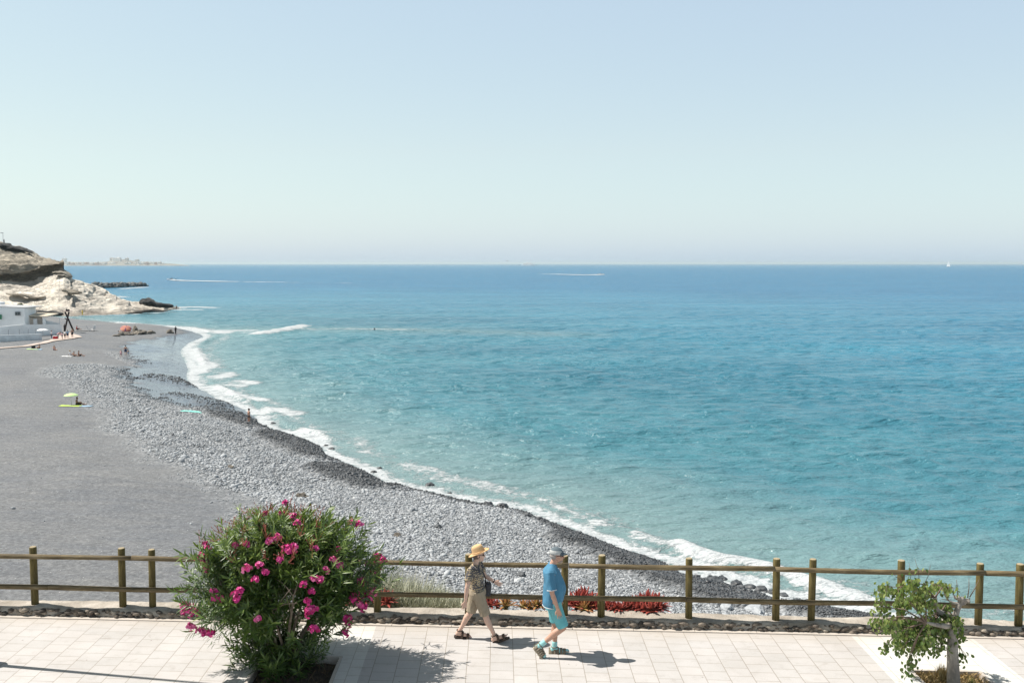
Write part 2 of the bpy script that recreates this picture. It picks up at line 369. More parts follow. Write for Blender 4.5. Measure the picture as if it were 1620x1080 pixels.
# ---- boulders one can tell apart
def boulder(px, py, size, tone, label, name='boulder', grp=None, pos=None, sc=(1.2, 1, .7), mat=None, seed=None):
    p = pos or ground(px, py); r = random.Random(seed or int(px*13+py*7))
    bm = bmesh.new(); bmesh.ops.create_icosphere(bm, subdivisions=3, radius=1); off = Vector((r.random()*50, r.random()*50, 3))
    for v in bm.verts:
        d = v.co.normalized(); k = 1+.5*(noise.noise(d*1.3+off))+.16*noise.noise(d*3.5+off)
        q = round(k*7)/7*.35+k*.65; v.co = Vector((d.x*sc[0], d.y*sc[1], d.z*sc[2]))*q*size
    me = bpy.data.meshes.new(name); bm.to_mesh(me); bm.free()
    at = me.attributes.new('tone', 'FLOAT', 'POINT'); at.data.foreach_set('value', np.full(len(me.vertices), tone, np.float32))
    o = link(name, me, mat or M_STONE); o.location = p+Vector((0, 0, size*sc[2]*.25)); o.rotation_euler = (0, 0, r.random()*6)
    return tag(o, label, 'boulder', grp)
ORD = 'first second third fourth fifth sixth seventh eighth ninth tenth eleventh twelfth thirteenth fourteenth fifteenth sixteenth seventeenth eighteenth nineteenth twentieth'.split()
# ---------------------------------------------------------------- sea
def m_sea():
    N = NT('sea water'); P = N.geo(); foam = N.attr('foam'); off = N.attr('off'); rng_ = N.attr('far'); milk = N.attr('milk')
    deep = N.ramp(N.math('DIVIDE', off, 400), (0, (.10, .22, .245)), (.05, (.065, .2, .24)), (.12, (.045, .17, .225)), (.3, (.045, .19, .275)), (.7, (.032, .17, .28)), (1, (.022, .145, .265)))
    nl = N.noise(N.scale(P, (.012, .03, 1)), 1, 3)
    deep = N.mix(1, deep, N.ramp(nl, (.35, (.82, .86, .9)), (.65, (1.15, 1.1, 1.08))), 'MULTIPLY')
    deep = N.mix(milk, deep, (.19, .27, .265))
    # foam: lacy, broken up by noise
    v1 = N.vor(N.noise(P, .9, 4), 1); f1 = N.noise(P, 1.6, 6, .68, 1.0); f2 = N.noise(N.scale(P, (1, 1.6, 1)), .35, 4, .6, .5)
    f3 = N.noise(N.scale(P, (.7, 1.6, 1)), 3.2, 5, .7, 1.5)
    nz_ = N.math('ADD', N.math('ADD', N.math('MULTIPLY', f1, 2.2), N.math('MULTIPLY', f2, 1.5)), N.math('MULTIPLY', f3, 1.2))
    thr = N.math('ADD', foam, nz_)
    fmk = N.math('MULTIPLY', N.math('SUBTRACT', thr, 2.76), 2.6, clamp=True)
    fmk = N.math('MULTIPLY', fmk, N.math('MULTIPLY', foam, 3, clamp=True), clamp=True)
    col = N.mix(fmk, deep, N.ramp(f3, (.35, (.34, .38, .4)), (.6, (.53, .55, .56))))
    # waves as bump, several scales; long ones carry to the horizon
    Ps = N.scale(P, (.55, 1., 1))
    a = N.noise(N.scale(P, (.4, 1, 1)), 1.15, 4, .6, .15); b = N.noise(N.scale(P, (.5, 1, 1)), 3.6, 3, .6, .2); c = N.noise(N.scale(P, (.38, 1, 1)), .3, 4, .5, .1)
    d = N.noise(N.scale(P, (.3, 1, 1)), .085, 4, .65, .1); df = N.math('DIVIDE', rng_, 260, clamp=True)
    h = N.math('ADD', N.math('MULTIPLY', a, .4), N.math('ADD', N.math('MULTIPLY', b, .06), N.math('ADD', N.math('MULTIPLY', c, N.math('ADD', .6, N.math('MULTIPLY', df, .7))), N.math('MULTIPLY', d, N.math('MULTIPLY', df, 3.2)))))
    bp = N.bump(h, 1., 1.7)
    fb = N.bump(N.math('MULTIPLY', fmk, N.math('ADD', .6, N.math('MULTIPLY', f1, .8))), .6, .12, bp)
    N.put(N.b, 'Specular IOR Level', N.ramp(N.math('DIVIDE', rng_, 1500), (.03, .5), (.12, .36), (.4, .2), (1, .12)))
    return N.fin(col, N.math('ADD', .25, N.math('MULTIPLY', fmk, .6)), fb, IOR=1.33)
nr, nc = 1150, 880
r = np.r_[np.geomspace(30, 420, nr-190), np.geomspace(424, 42000, 190)]
a = np.linspace(R(-62), R(56), nc)
x = (r[:, None]*np.sin(a)).ravel(); y = (r[:, None]*np.cos(a)).ravel(); rr = np.hypot(x, y)
near = rr < 430
sdn, wN, smN = coast(x, y); off = -sdn
# real wave relief, fading where the sheet gets coarse
def waves(x, y, rr):
    g = np.random.default_rng(5); h = np.zeros(x.shape)
    wx = (fbm(x, y, .05, 41, 2)-.5)*9; wy = (fbm(x, y, .05, 42, 2)-.5)*9
    for i in range(26):
        L = g.uniform(1.6, 9.5); th = g.normal(-1.9, .55); k = 2*math.pi/L; ph = g.uniform(0, 6.28)
        q = np.sin(k*((x+wx)*math.cos(th)+(y+wy)*math.sin(th))+ph); fade = np.clip(1.5-rr/(L*38), 0, 1)
        h += (1-np.abs(q))*fade*L*.0085*1.05
    return h-h.mean()*0
amp = np.clip(off/14, .12, 1)
z = np.zeros(x.shape); grp_ = .55+.9*fbm(x, y, .045, 51, 3)
z[near] = (waves(x[near], y[near], rr[near])*amp[near]*grp_[near]); z[near] -= np.mean(z[near])*np.clip(off[near]/20, 0, 1)
# foam fields
fw = np.interp(rr, [40, 60, 95, 160, 260], [1.9, 1.8, 2.2, 2.9, 3.2])
fn = fbm(x, y, .22, 61, 3); 
foam = np.clip(.98-np.abs(off-fw*.2)/(fw*(.3+1.0*fn)), 0, 1)*(off > -1.5)
foam = np.maximum(foam, np.clip(.42-np.abs(off-fw*1.6)/(fw*2.2), 0, 1))
# strokes of foam: breakers and surf off the rocks (pixels, radius in metres, strength)
strokes = [([(408, 531), (432, 527), (455, 523), (478, 517)], 2.6, 1.25), ([(330, 524), (365, 524), (400, 524)], 2.8, .85), ([(390, 527), (470, 522), (560, 521), (650, 522)], 3.5, .45),
 ([(283, 486), (305, 485), (333, 486)], 3.5, 1.1), ([(282, 489.5), (310, 489.5)], 3, 1.0), ([(120, 499.5), (160, 498.5), (222, 496.5), (262, 493.5)], 1.5, .75),
 ([(300, 527), (335, 525), (350, 527)], 3.6, 1.1), ([(255, 517), (300, 521), (330, 526)], 3.6, 1.2), ([(160, 510.5), (200, 512), (245, 515)], 2.6, .9),
 ([(1076, 868), (1105, 880), (1135, 888), (1185, 898), (1240, 912), (1312, 937), (1373, 958)], .9, 1.35), ([(1072, 890), (1120, 905), (1200, 925)], 1.1, 1.05), ([(1100, 915), (1180, 930), (1240, 945)], .9, .9),
 ([(455, 690), (490, 683), (505, 700)], 1.6, .9), ([(345, 596), (352, 598), (362, 592)], 2, .9), ([(352, 610), (385, 612)], 1.3, .85), ([(380, 604), (400, 608)], 1.4, .9), ([(300, 552), (312, 566), (325, 578), (312, 590)], 2.0, 1.15),
 ([(410, 655), (428, 648), (445, 652), (468, 656)], 1.6, .95), ([(335, 612), (372, 626), (410, 634)], 1.6, 1.0), ([(196, 456.5), (222, 454.5), (229, 454)], 4, 1.1), ([(185, 469), (192, 470)], 5, 1.),
 ([(1005, 845), (1060, 868), (1100, 880)], .7, .65), ([(860, 795), (900, 812), (950, 830)], .8, .6), ([(640, 735), (700, 755), (790, 775)], 1.1, .6)]
for P_, rad, st in strokes:
    W_ = catmull(np.array([atz(px, py, 0)[:2] for px, py in P_]), 5); c0 = W_.mean(0); ext = np.abs(W_-c0).max()+rad*4
    m = (np.abs(x-c0[0]) < ext) & (np.abs(y-c0[1]) < ext)
    if m.any():
        d = seg_dist(x[m], y[m], W_)/rad; hh_ = {(408, 531): .55, (1076, 868): .34}.get(P_[0], .07); z[m] += hh_*np.exp(-d*d*.9)*(.6+.8*fbm(x[m], y[m], .25, 72, 2)); foam[m] = np.maximum(foam[m], st*np.clip(1.3-d*(.6+.8*fbm(x[m], y[m], .3, 71, 3)), 0, 1))
# breaking crest near the shore
crest = np.exp(-((off-fw*.9)/(fw*.16))**2)*np.clip(fbm(x, y, .06, 81, 2)*2.2-.9, 0, 1)*.5*near; z += crest*np.clip(off/2, 0, 1)*1.0
z = np.where(off < 3, z*np.clip((off+1)/4, 0, 1)+.04, z)
z = z*np.clip((480-rr)/60, 0, 1)
m0 = np.clip((60-rr)/25, 0, 1)
milk = np.clip(1-off/(16+10*fbm(x, y, .03, 91, 3)), 0, 1)*.8*np.clip(1.3-rr/260, .25, 1); 
# a swell line with pale stirred sand off the spit
band = seg_dist(x, y, catmull(np.array([atz(px, py, 0)[:2] for px, py in [(330, 522), (500, 521), (700, 524), (880, 530)]]), 4))
milk = np.maximum(milk, .4*np.clip(1-band/16, 0, 1))
sea = link('sea', mesh_np('sea', np.stack([x, y, z], 1), grid_faces(nr, nc), dict(foam=foam, off=off+0., far=rr, milk=milk)), m_sea(), smooth=True)
tag(sea, kind='structure')

# ---------------------------------------------------------------- headland
ridge = [(-260, 350), (-120, 368), (-40, 380), (0, 385), (15, 388), (33, 391.5), (51, 399), (61, 405), (74, 409), (88, 413), (100, 414.5)]
cap_lo = [(-260, 425), (-120, 433), (0, 434.5), (18, 433), (46, 430), (63, 422), (78, 420), (88, 417.5), (94, 416), (100, 415)]
rec_lo = [(-260, 432), (-120, 443), (0, 443.5), (22, 446), (43, 447), (56, 443.5), (70, 437), (83, 433), (94, 430), (100, 429)]
whit = [(94, 431), (101, 430.5), (111, 437), (114, 442), (130, 445), (148, 451), (167, 461), (185, 468.5), (204, 476), (222, 480), (241, 481), (259, 483), (281, 485.5), (284, 487.5)]
base = [(-260, 500), (0, 500), (74, 499), (111, 500), (148, 498.5), (185, 497.5), (222, 495), (259, 492.6), (278, 488.5), (284, 488)]
I = lambda T, v: np.interp(v, [t[0] for t in T], [t[1] for t in T])
def loft(X, rows):        # rows: list of (py(x), Y(x)) from the water upward
    V = np.concatenate([aty(X, a, b) for a, b in rows]); return V
def resample(rows, sub):
    out = []
    for i in range(len(rows)-1):
        for k in range(sub[i]):
            t = k/sub[i]; out.append((rows[i][0]*(1-t)+rows[i+1][0]*t, rows[i][1]*(1-t)+rows[i+1][1]*t))
    out.append(rows[-1]); return out
def rockmesh(name, X, rows, sub, amp, ns, mat, tint):
    rr_ = resample(rows, sub); V = loft(X, rr_); nr_, nc_ = len(rr_), len(X)
    G = V.reshape(nr_, nc_, 3); du = np.gradient(G, axis=1); dv = np.gradient(G, axis=0); nn = np.cross(du, dv); nn /= np.linalg.norm(nn, axis=2, keepdims=True)+1e-9
    sgn = np.where(nn[..., 1:2] > 0, -1, 1); nn = nn*sgn
    D = np.zeros((nr_, nc_, 1))
    for i in range(nr_):
        for j in range(nc_):
            p = Vector(G[i, j]); q = Vector((p.x*.6, p.y*.6, p.z*2.2))*ns
            v = noise.multi_fractal(q*.35, .8, 2.1, 5)-1; st = noise.noise(Vector((p.x*.03, p.y*.03, p.z*1.5)))
            D[i, j] = v*.9+st*.5+.35*noise.noise(q*1.7)
    edge = np.clip(np.minimum(np.arange(nr_), 6)/6, 0, 1)[:, None, None]
    G2 = G+nn*D*amp*(.25+.75*edge)*np.clip((292-X)/60, .12, 1)[None, :, None]
    return link(name, mesh_np(name, G2.reshape(-1, 3), grid_faces(nr_, nc_), dict(tone=np.clip(.5+D.ravel()*.35, 0, 1), band=np.repeat(tint(len(rr_)), nc_))), mat, smooth=True)
def m_rock(name, cols, sc=.5, b=.9):
    N = NT(name); P = N.geo(); n1 = N.noise(N.scale(P, (.6, .6, 2.5)), sc, 8, .65, .8); n2 = N.noise(N.scale(P, (1, 1, 3)), sc*.2, 4); n3 = N.noise(P, sc*6, 6, .7)
    c1 = N.ramp(n1, (.3, cols[0]), (.48, cols[1]), (.7, cols[2])); c2 = N.ramp(n2, (.35, cols[3]), (.65, (1.1, 1.08, 1.05)))
    c = N.mix(1, c1, c2, 'MULTIPLY'); zz = N.n('SeparateXYZ'); N.put(zz, 0, P)
    lowm = N.math('MULTIPLY', N.math('SUBTRACT', 3.4, N.math('ADD', (zz, 'Z'), N.math('MULTIPLY', n2, 3.5))), .7, clamp=True)
    c = N.mix(N.math('MULTIPLY', lowm, .75), c, (.2, .17, .14))
    w_ = N.noise(N.scale(P, (.35, .5, 2.2)), sc*1.7, 6, .7, 1.4); cr = N.ramp(w_, (.43, 1.), (.485, .45), (.5, .32), (.515, .5), (.56, 1.))
    v_ = N.noise(P, sc*.45, 4); cm = N.ramp(v_, (.42, 0.), (.58, 1.)); c = N.mix(cm, c, N.mix(1, c, cr, 'MULTIPLY'))
    return N.fin(c, .9, N.bump(N.math('ADD', N.math('ADD', n1, N.math('MULTIPLY', n3, .5)), N.math('MULTIPLY', cr, .5)), b, .9))
MR_W = m_rock('pale tuff rock', [(.4, .37, .33), (.7, .65, .57), (.8, .76, .69), (.78, .76, .75)], .35, .6)
MR_C = m_rock('brown cliff rock', [(.28, .25, .21), (.53, .47, .38), (.64, .58, .49), (.82, .81, .8)], .45, 1.)
MR_D = m_rock('dark basalt', [(.03, .03, .032), (.09, .09, .09), (.2, .2, .2), (.6, .6, .6)], .6, 1.)
X = np.unique(np.r_[np.linspace(-300, -20, 60), np.linspace(-20, 286, 330)])
Yb = atz(X, I(base, X), 0)[:, 1]; top = np.where(X < 94, I(rec_lo, X), I(whit, X)); thick = np.clip((288-X)/120, .02, 1)
Ym = Yb+38*thick+4*thick
rowsW = [(I(base, X)+1.2, Yb-2*thick), (I(base, X)-3*thick, Yb+3*thick), (I(base, X)*.62+top*.38, Yb+14*thick), (I(base, X)*.3+top*.7, Yb+26*thick), (top, Ym), (top+.9*thick, Ym+8*thick), (top+18*thick, Ym+30*thick)]
hw = rockmesh('headland', X, rowsW, [5, 26, 26, 24, 6, 6], .95, .5, MR_W, lambda n: np.linspace(0, 1, n)); tag(hw, kind='structure')
X = np.linspace(-300, 100.5, 220); Yb = atz(X, I(base, X), 0)[:, 1]; Ym = Yb+42; t = np.clip((101-X)/14, 0, 1)
bulge = 5*np.clip((101-X)/60, .35, 1)
rowsC = [(I(rec_lo, X)+1, Ym-1+2*t), (I(rec_lo, X)*.5+I(cap_lo, X)*.5, Ym+3), (I(cap_lo, X)+1, Ym+2.5), (I(cap_lo, X), Ym-bulge), (I(cap_lo, X)*.65+I(ridge, X)*.35, Ym-bulge+1.5*t), (I(cap_lo, X)*.25+I(ridge, X)*.75, Ym+6*t), (I(ridge, X), Ym+16*t+2), (I(ridge, X)+1, Ym+28*t+4), (I(ridge, X)+30, Ym+60)]
hc = rockmesh('clifftop', X, rowsC, [6, 5, 5, 12, 16, 12, 5, 4], .9, .6, MR_C, lambda n: np.linspace(0, 1, n)); tag(hc, kind='structure')
# dark hard ledge along the ridge and the black rock at the tip
def ledge(pts, Y, th, dep, name, mat=None):
    P0 = catmull(np.array([aty(a, b, Y+c) for a, b, c in pts]), 8); V = []; n_ = len(P0)
    for i, p in enumerate(P0):
        e = math.sin(math.pi*min(1, max(0, i/(n_-1))))**.4
        for k in range(10):
            q = 2*math.pi*k/10; o = Vector((0, math.cos(q)*dep*e, math.sin(q)*th*e)); s = 1+.6*noise.noise(Vector(p)*.35+o*.8)+.3*noise.noise(Vector(p)*1.3+o)
            V.append([p[0], p[1]+o.y*s, p[2]+o.z*s])
    F = [(i*10+k, i*10+(k+1) % 10, (i+1)*10+(k+1) % 10, (i+1)*10+k) for i in range(n_-1) for k in range(10)]
    return tag(link(name, mesh_np(name, np.array(V), np.array(F)), mat or MR_D, smooth=True), kind='structure')
Yr = float(atz(30, 500, 0)[1])+50
ledge([(-80, 384, 4), (-30, 387, 3), (0, 388.5, 0), (15, 391, 0), (33, 394, 0), (51, 399.5, 0)], Yr+3, .8, 4, 'clifftop_ledge')
ledge([(-60, 383, 6), (-10, 385, 3), (16, 387.5, 0)], Yr+9, .7, 4, 'clifftop_ledge')
ledge([(222, 479, 0), (227, 477, 0), (236, 478, 0), (250, 482, 0), (275, 484, 0)], float(atz(240, 494, 0)[1])+5, 1.1, 2.5, 'headland_ledge')
ledge([(85, 431, 0), (95, 431, 0), (104, 432, 0), (113, 439, 0)], float(atz(100, 500, 0)[1])+38, .45, 3, 'headland_ledge', MR_C)
ledge([(100, 458, 0), (112, 462, 0), (130, 463, 0)], float(atz(115, 500, 0)[1])+19, .6, 2.2, 'headland_ledge', MR_C)
ledge([(10, 464, 0), (22, 466, 0), (40, 467, 0), (55, 471, 0), (72, 469, 0)], float(atz(40, 500, 0)[1])+21, .5, 2.2, 'headland_ledge', MR_C)
ledge([(45, 492, 0), (70, 495, 0), (100, 496, 0)], float(atz(80, 500, 0)[1])+2, .8, 2.5, 'headland_ledge')
ledge([(190, 497, 0), (215, 495, 0), (232, 492, 0), (262, 492, 0)], float(atz(230, 496, 0)[1]), .5, 1.5, 'headland_ledge')

# breakwater of dark boulders: separate rocks piled up
BW = empty('breakwater', Vector(atz(190, 456, 0)));  tag(BW, 'low breakwater of piled dark boulders beyond the pale headland', 'breakwater')
mb = []; N = NT('breakwater rock'); P = N.geo(); M_BW = N.fin(N.ramp(N.noise(P, .25, 4), (.35, (.03, .033, .035)), (.62, (.22, .22, .21))), .85)
xs, ys, zs, rs = [], [], [], []
for i in range(520):
    t = random.random(); px = 150+76*t; Wd = 15*(1-.45*t); c0 = atz(px, 456-3.2*t, 0); k = random.uniform(-1, 1)
    xs.append(c0[0]+random.uniform(-2, 2)); ys.append(c0[1]+k*Wd); zs.append((1-abs(k))*(3.2-1.0*t)*random.uniform(.5, 1.1)); rs.append(random.uniform(.8, 1.7))
V, F, T = scatter(np.array(xs)-BW.location.x, np.array(ys)-BW.location.y, np.array(zs), np.array(rs), np.array(rs)*0, (.7, 1.), 9)
rk = link('piled_rocks', mesh_np('piled_rocks', V, F), M_BW, BW); tag(rk, kind='stuff')

# ---------------------------------------------------------------- far shore with its town
N = NT('far land'); P = N.geo(); M_FAR = N.fin(N.ramp(N.noise(P, .004, 4), (.4, (.16, .14, .12)), (.6, (.26, .24, .2))), .9)
FY = 7600.
prof = [(40, 415), (90, 413), (120, 415), (170, 414), (178, 411), (200, 410), (215, 413.5), (240, 414.5), (262, 416.5), (285, 418.3), (300, 419.6)]
X = np.linspace(-260, 300, 150); py = I([(-260, 409)]+prof, X); rws = [(X*0+420.6, FY+0*X-100), (py*.4+420.5*.6, FY+0*X+60), (py, FY+0*X+500), (py+3, FY+0*X+1400)]
V = np.concatenate([aty(X, a, b) for a, b in rws]); V[:, 2] = np.maximum(V[:, 2]+(fbm(V[:, 0], V[:, 1], .01, 4)-.5)*8, -2)
tag(link('far_coast', mesh_np('far_coast', V, grid_faces(4, 150)), M_FAR, smooth=True), kind='structure')
M_FW = simple('far white render', (.85, .83, .8), .8, .1, .02); M_FT = simple('far terracotta', (.5, .32, .25), .8, .15, .02); M_FB = simple('far beige render', (.7, .64, .58), .8, .15, .02)
M_FG = simple('far window band', (.12, .14, .16), .4, .1, .02)
def far_building(px, py, w, h, d, label, mat, floors):
    c = aty(px, py, FY+d); o = empty('far_building', (float(c[0]), float(c[1]), float(c[2])-h*.25), -.6); tag(o, label, 'building', 'buildings of the town on the far shore')
    m = MB(); m.box((0, 0, h/2), (w, 18, h)); m.box((w*.2, 2, h+2), (w*.3, 8, 4)); m.build('wall', mat, o)
    m = MB()
    for k in range(floors): m.box((0, -9.2, (k+.55)*h/floors), (w*.9, .5, h/floors*.35))
    m.build('window_band', M_FG, o)
r_ = random.Random(3); cnt_ = {}
far_building(185, 416.3, 98, 56, 300, 'largest pale hotel block rising above the far hazy town', M_FW, 10)
far_building(177, 415, 30, 48, 420, 'slim pale block at the left end of the large hazy hotel', M_FB, 8)
far_building(201, 413.5, 26, 34, 330, 'tower like pale block on the hump right of the large hazy hotel', M_FB, 6)
far_building(217, 414.5, 40, 26, 300, 'pale block with a narrow top on the slope right of the hazy hotel', M_FB, 5)
far_building(102, 414.2, 40, 36, 300, 'pale block on the far shore just clear of the cliff edge', M_FW, 6)
for i in range(38):
    px = 106+i*4.1+r_.uniform(-1, 1); m_ = r_.choice([M_FW, M_FW, M_FB, M_FT]); 
    if px > 262: break
    kn_ = {id(M_FW): 'white', id(M_FB): 'beige', id(M_FT): 'terracotta'}[id(m_)]; cnt_[kn_] = cnt_.get(kn_, -1)+1
    far_building(px, 418.6-r_.uniform(0, 1.4), r_.uniform(12, 30), r_.uniform(8, 20), r_.uniform(0, 160), 'small low %s building, %s %s one from the left in the hazy far row' % (kn_, ORD[cnt_[kn_]], kn_), m_, 1)
# ---------------------------------------------------------------- haze
hz = NT('haze air'); hz.t.nodes.remove(hz.b); pv = hz.n('VolumePrincipled'); hz.l(pv, 0, hz.out, 'Volume')
pv.inputs['Color'].default_value = (.8, .94, .98, 1); pv.inputs['Density'].default_value = .000055; pv.inputs['Anisotropy'].default_value = .2
m = MB(); m.box((0, 20400, 21), (68000, 43600, 50)); hb = m.build('haze', hz.mat); tag(hb, kind='stuff')
# ---------------------------------------------------------------- promenade
def uv_of(px, py, z=PZ):
    p = atz(px, py, z); q = Vector((float(p[0]), float(p[1])-EA, 0)); return q.dot(FU), q.dot(FN)
fn_vp = 810+1575*FN.x/FN.y
SK = math.tan(math.atan((fn_vp-790)/1575))          # joints run a little askew to the wall
def su(px, py):                                       # skewed u at v = 0
    u, v = uv_of(px, py); return u+v*SK
r0, r1 = su(1344, 1002.6), su(1536, 1007); l0, l1 = su(436, 983), su(596, 987)
v0, v1 = -1.40, -2.62
hr0, hr1 = su(1436, 1058), su(1551, 1060.5); hl0, hl1 = su(388, 1077), su(540, 1044)
ub = sorted([-45, l0, hl0, hl1, l1, r0, hr0, hr1, r1, 45]); vb = [-13, v1, v0, 0]
V = []; F = []; MI = []
for i in range(len(ub)-1):
    for j in range(3):
        um = (ub[i]+ub[i+1])/2
        if j == 1 and (hl0 < um < hl1 or hr0 < um < hr1): continue
        b = len(V)
        for (uu, vv) in ((ub[i], vb[j]), (ub[i+1], vb[j]), (ub[i+1], vb[j+1]), (ub[i], vb[j+1])): V.append((uu-vv*SK, vv, 0))
        F.append((b, b+1, b+2, b+3)); MI.append(1 if (l0 < um < l1 or r0 < um < r1) else 0)
def m_tile(name, a, b_, mort, bump=.3):
    N = NT(name); P = N.obj(); sx = N.n('SeparateXYZ'); N.put(sx, 0, P)
    un = N.math('ADD', (sx, 'X'), N.math('MULTIPLY', (sx, 'Y'), SK)); cb_ = N.n('CombineXYZ'); N.put(cb_, 0, (sx, 'Y')); N.l(un, 0, cb_, 1)
    br = N.n('TexBrick'); N.l(cb_, 0, br, 'Vector'); br.offset = .5; br.inputs['Scale'].default_value = 1
    for k, v in (('Mortar Size', .0065), ('Mortar Smooth', .4), ('Brick Width', .30), ('Row Height', .35), ('Bias', 0.)): br.inputs[k].default_value = v
    br.inputs['Color1'].default_value = a+(1,); br.inputs['Color2'].default_value = b_+(1,); br.inputs['Mortar'].default_value = mort+(1,)
    n1 = N.noise(P, .9, 6, .6); n2 = N.noise(P, 60, 3); n3 = N.noise(P, 5, 5, .7)
    c = N.mix(1, (br, 'Color'), N.ramp(n1, (.3, (.9, .89, .87)), (.7, (1.06, 1.06, 1.06))), 'MULTIPLY')
    c = N.mix(1, c, N.ramp(n3, (.25, (.86, .85, .83)), (.45, 1.), (.8, 1.03)), 'MULTIPLY')
    c = N.mix(1, c, N.ramp(n2, (.3, .94), (.7, 1.05)), 'MULTIPLY')
    st = N.noise(P, 1.9, 8, .75, .8); c = N.mix(1, c, N.ramp(st, (.28, (.8, .77, .73)), (.42, 1.)), 'MULTIPLY'); sp = N.vor(P, 3.1); c = N.mix(N.math('MULTIPLY', N.math('LESS_THAN', sp, .045), .55), c, (.12, .08, .06))
    dr = N.math('MULTIPLY', N.math('ADD', N.math('ADD', (sx, 'Y'), .42), N.math('MULTIPLY', n3, .25)), 1.6, clamp=True); c = N.mix(N.math('MULTIPLY', dr, .55), c, (.43, .37, .3))
    bp = N.bump(N.math('SUBTRACT', N.math('MULTIPLY', n2, .15), (br, 'Fac')), bump, .006)
    return N.fin(c, .75, bp)
M_TILE = m_tile('pale concrete paving', (.475, .45, .435), (.44, .422, .41), (.27, .24, .205))
M_TILEW = m_tile('white concrete paving', (.6, .59, .56), (.58, .57, .545), (.4, .38, .33), .2)
me = bpy.data.meshes.new('promenade'); me.from_pydata(V, [], F); me.polygons.foreach_set('material_index', MI); me.update()
pr = link('promenade', me, [M_TILE, M_TILEW]); pr.location = (0, EA, PZ); pr.rotation_euler = (0, 0, FANG); tag(pr, kind='structure')
M_KERB = simple('pale edging concrete', (.47, .42, .37), .8, .1, 6, .3)
m = MB()
k = -44.0
while k < 44: m.box((k+.5, -.055, .006), (.992, .1, .02)); k += 1
ed = m.build('promenade_edging', M_KERB); ed.location = (0, EA, PZ); ed.rotation_euler = (0, 0, FANG); tag(ed, kind='structure')

def in_frame(o, u=0, v=0, z=0): o.location = fp(u, v, PZ+z); o.rotation_euler = (0, 0, FANG); return o
# ---- low stone wall
N = NT('wall mortar'); P = N.obj(); n1 = N.noise(P, 2.2, 7, .65); n2 = N.noise(P, 11, 5, .7)
M_MORT = N.fin(N.ramp(n1, (.3, (.22, .19, .155)), (.52, (.38, .34, .29)), (.72, (.54, .49, .43))), .95, N.bump(N.math('ADD', n2, n1), .9, .03))
W0, W1 = -24.0, 26.0
wl = empty('low_stone_wall', (0, 0, 0)); in_frame(wl); tag(wl, 'low rubble stone wall with pale cement top carrying the wooden fence', 'wall')
nu_, nv_ = 1300, 16; U = np.linspace(W0, W1, nu_); prof_ = [(0, -.06), (0, .0), (0.0, .05), (.01, .085), (.035, 1), (.09, 1), (.15, 1), (.22, 1), (.26, 1), (.3, 1), (.33, 1), (.36, 1), (.4, 1), (.43, .95), (.45, .3), (.45, -1.2)]
V = []
for vv, zz in prof_:
    hgt = WALLH+(fbm(U, U*0+vv*3, 1.6, 5, 4)-.5)*.075+(fbm(U, U*0+vv*9, 6, 6, 3)-.5)*.03
    vj = vv+(fbm(U, U*0+5, 3.2, 8, 4)-.5)*.06*(1 if vv < .05 else .3)+.02
    Z = hgt if zz == 1 else (hgt*zz if zz in (.95, .3) else U*0+zz)
    V.append(np.stack([U, vj, Z], 1))
link('mortar_body', mesh_np('mortar_body', np.concatenate(V), grid_faces(nv_, nu_)), M_MORT, wl, True)
ns = 2300; xs = np.linspace(W0, W1, ns)+rng.normal(0, .02, ns); zs = rng.uniform(.0, .115, ns); rs = np.clip(rng.lognormal(-2.95, .34, ns), .025, .085)
V, F, T = scatter(xs, np.full(ns, .03)+rng.uniform(-.012, .02, ns), zs, rs, np.clip(rng.normal(.42, .22, ns), .08, .75), (.35, .62), 12)
N = NT('wall stone'); a = N.attr('tone'); nz = N.noise(N.obj(), 18, 4)
M_WST = N.fin(N.mix(1, N.ramp(a, (0, (.035, .032, .03)), (.35, (.16, .13, .105)), (.6, (.29, .24, .19)), (.8, (.45, .4, .33))), N.ramp(nz, (.3, .7), (.7, 1.15)), 'MULTIPLY'), .9, N.bump(nz, .8, .02))
link('stone_facing', mesh_np('stone_facing', V, F, dict(tone=T)), M_WST, wl)

# ---- wooden fence
def m_wood(name, c1, c2, c3, axis):
    N = NT(name); P = N.obj(); sc = (2.5, 22, 22) if axis == 'x' else (22, 22, 2.5)
    n1 = N.noise(N.scale(P, sc), 1, 6, .65, .5); n2 = N.noise(P, 2.2, 4)
    c = N.mix(1, N.ramp(n1, (.3, c1), (.5, c2), (.72, c3)), N.ramp(n2, (.3, (.75, .74, .72)), (.7, (1.15, 1.15, 1.1))), 'MULTIPLY')
    return N.fin(c, .8, N.bump(n1, .7, .012))
M_POST = m_wood('treated pine post', (.045, .034, .008), (.105, .08, .02), (.18, .14, .05), 'z')
M_RAIL = m_wood('weathered pine rail', (.05, .035, .015), (.135, .1, .05), (.27, .215, .13), 'x')
M_CUT = simple('pale cut end grain', (.34, .28, .18), .85, .2, 30)
fence = empty('wooden_fence', (0, 0, 0)); in_frame(fence); tag(fence, 'round pole fence of brown posts and two rails along the promenade edge', 'fence')
post_px = [(-85, 954), (55, 957), (194, 958), (241, 958.5), (383, 961), (530, 964), (597, 966.5), (741, 969), (893, 972), (951, 974), (1090, 977), (1228, 980), (1284, 982), (1425, 986), (1549, 989), (1613, 993), (1750, 996)]
PV = .20; us = []
for px, py in post_px:
    x_, y_, w_ = [float(q) for q in ray(px, 940)]; t = -EA*FN.y/(x_*FN.x*1.0+0) if False else None
    # intersect the viewing plane of that column with the post line
    A = np.array([[x_, -FU.x], [y_, -FU.y]]); b_ = np.array([FN.x*PV, EA+FN.y*PV]); s_ = np.linalg.solve(A, b_); us.append(float(s_[1]))
rnd = random.Random(11)
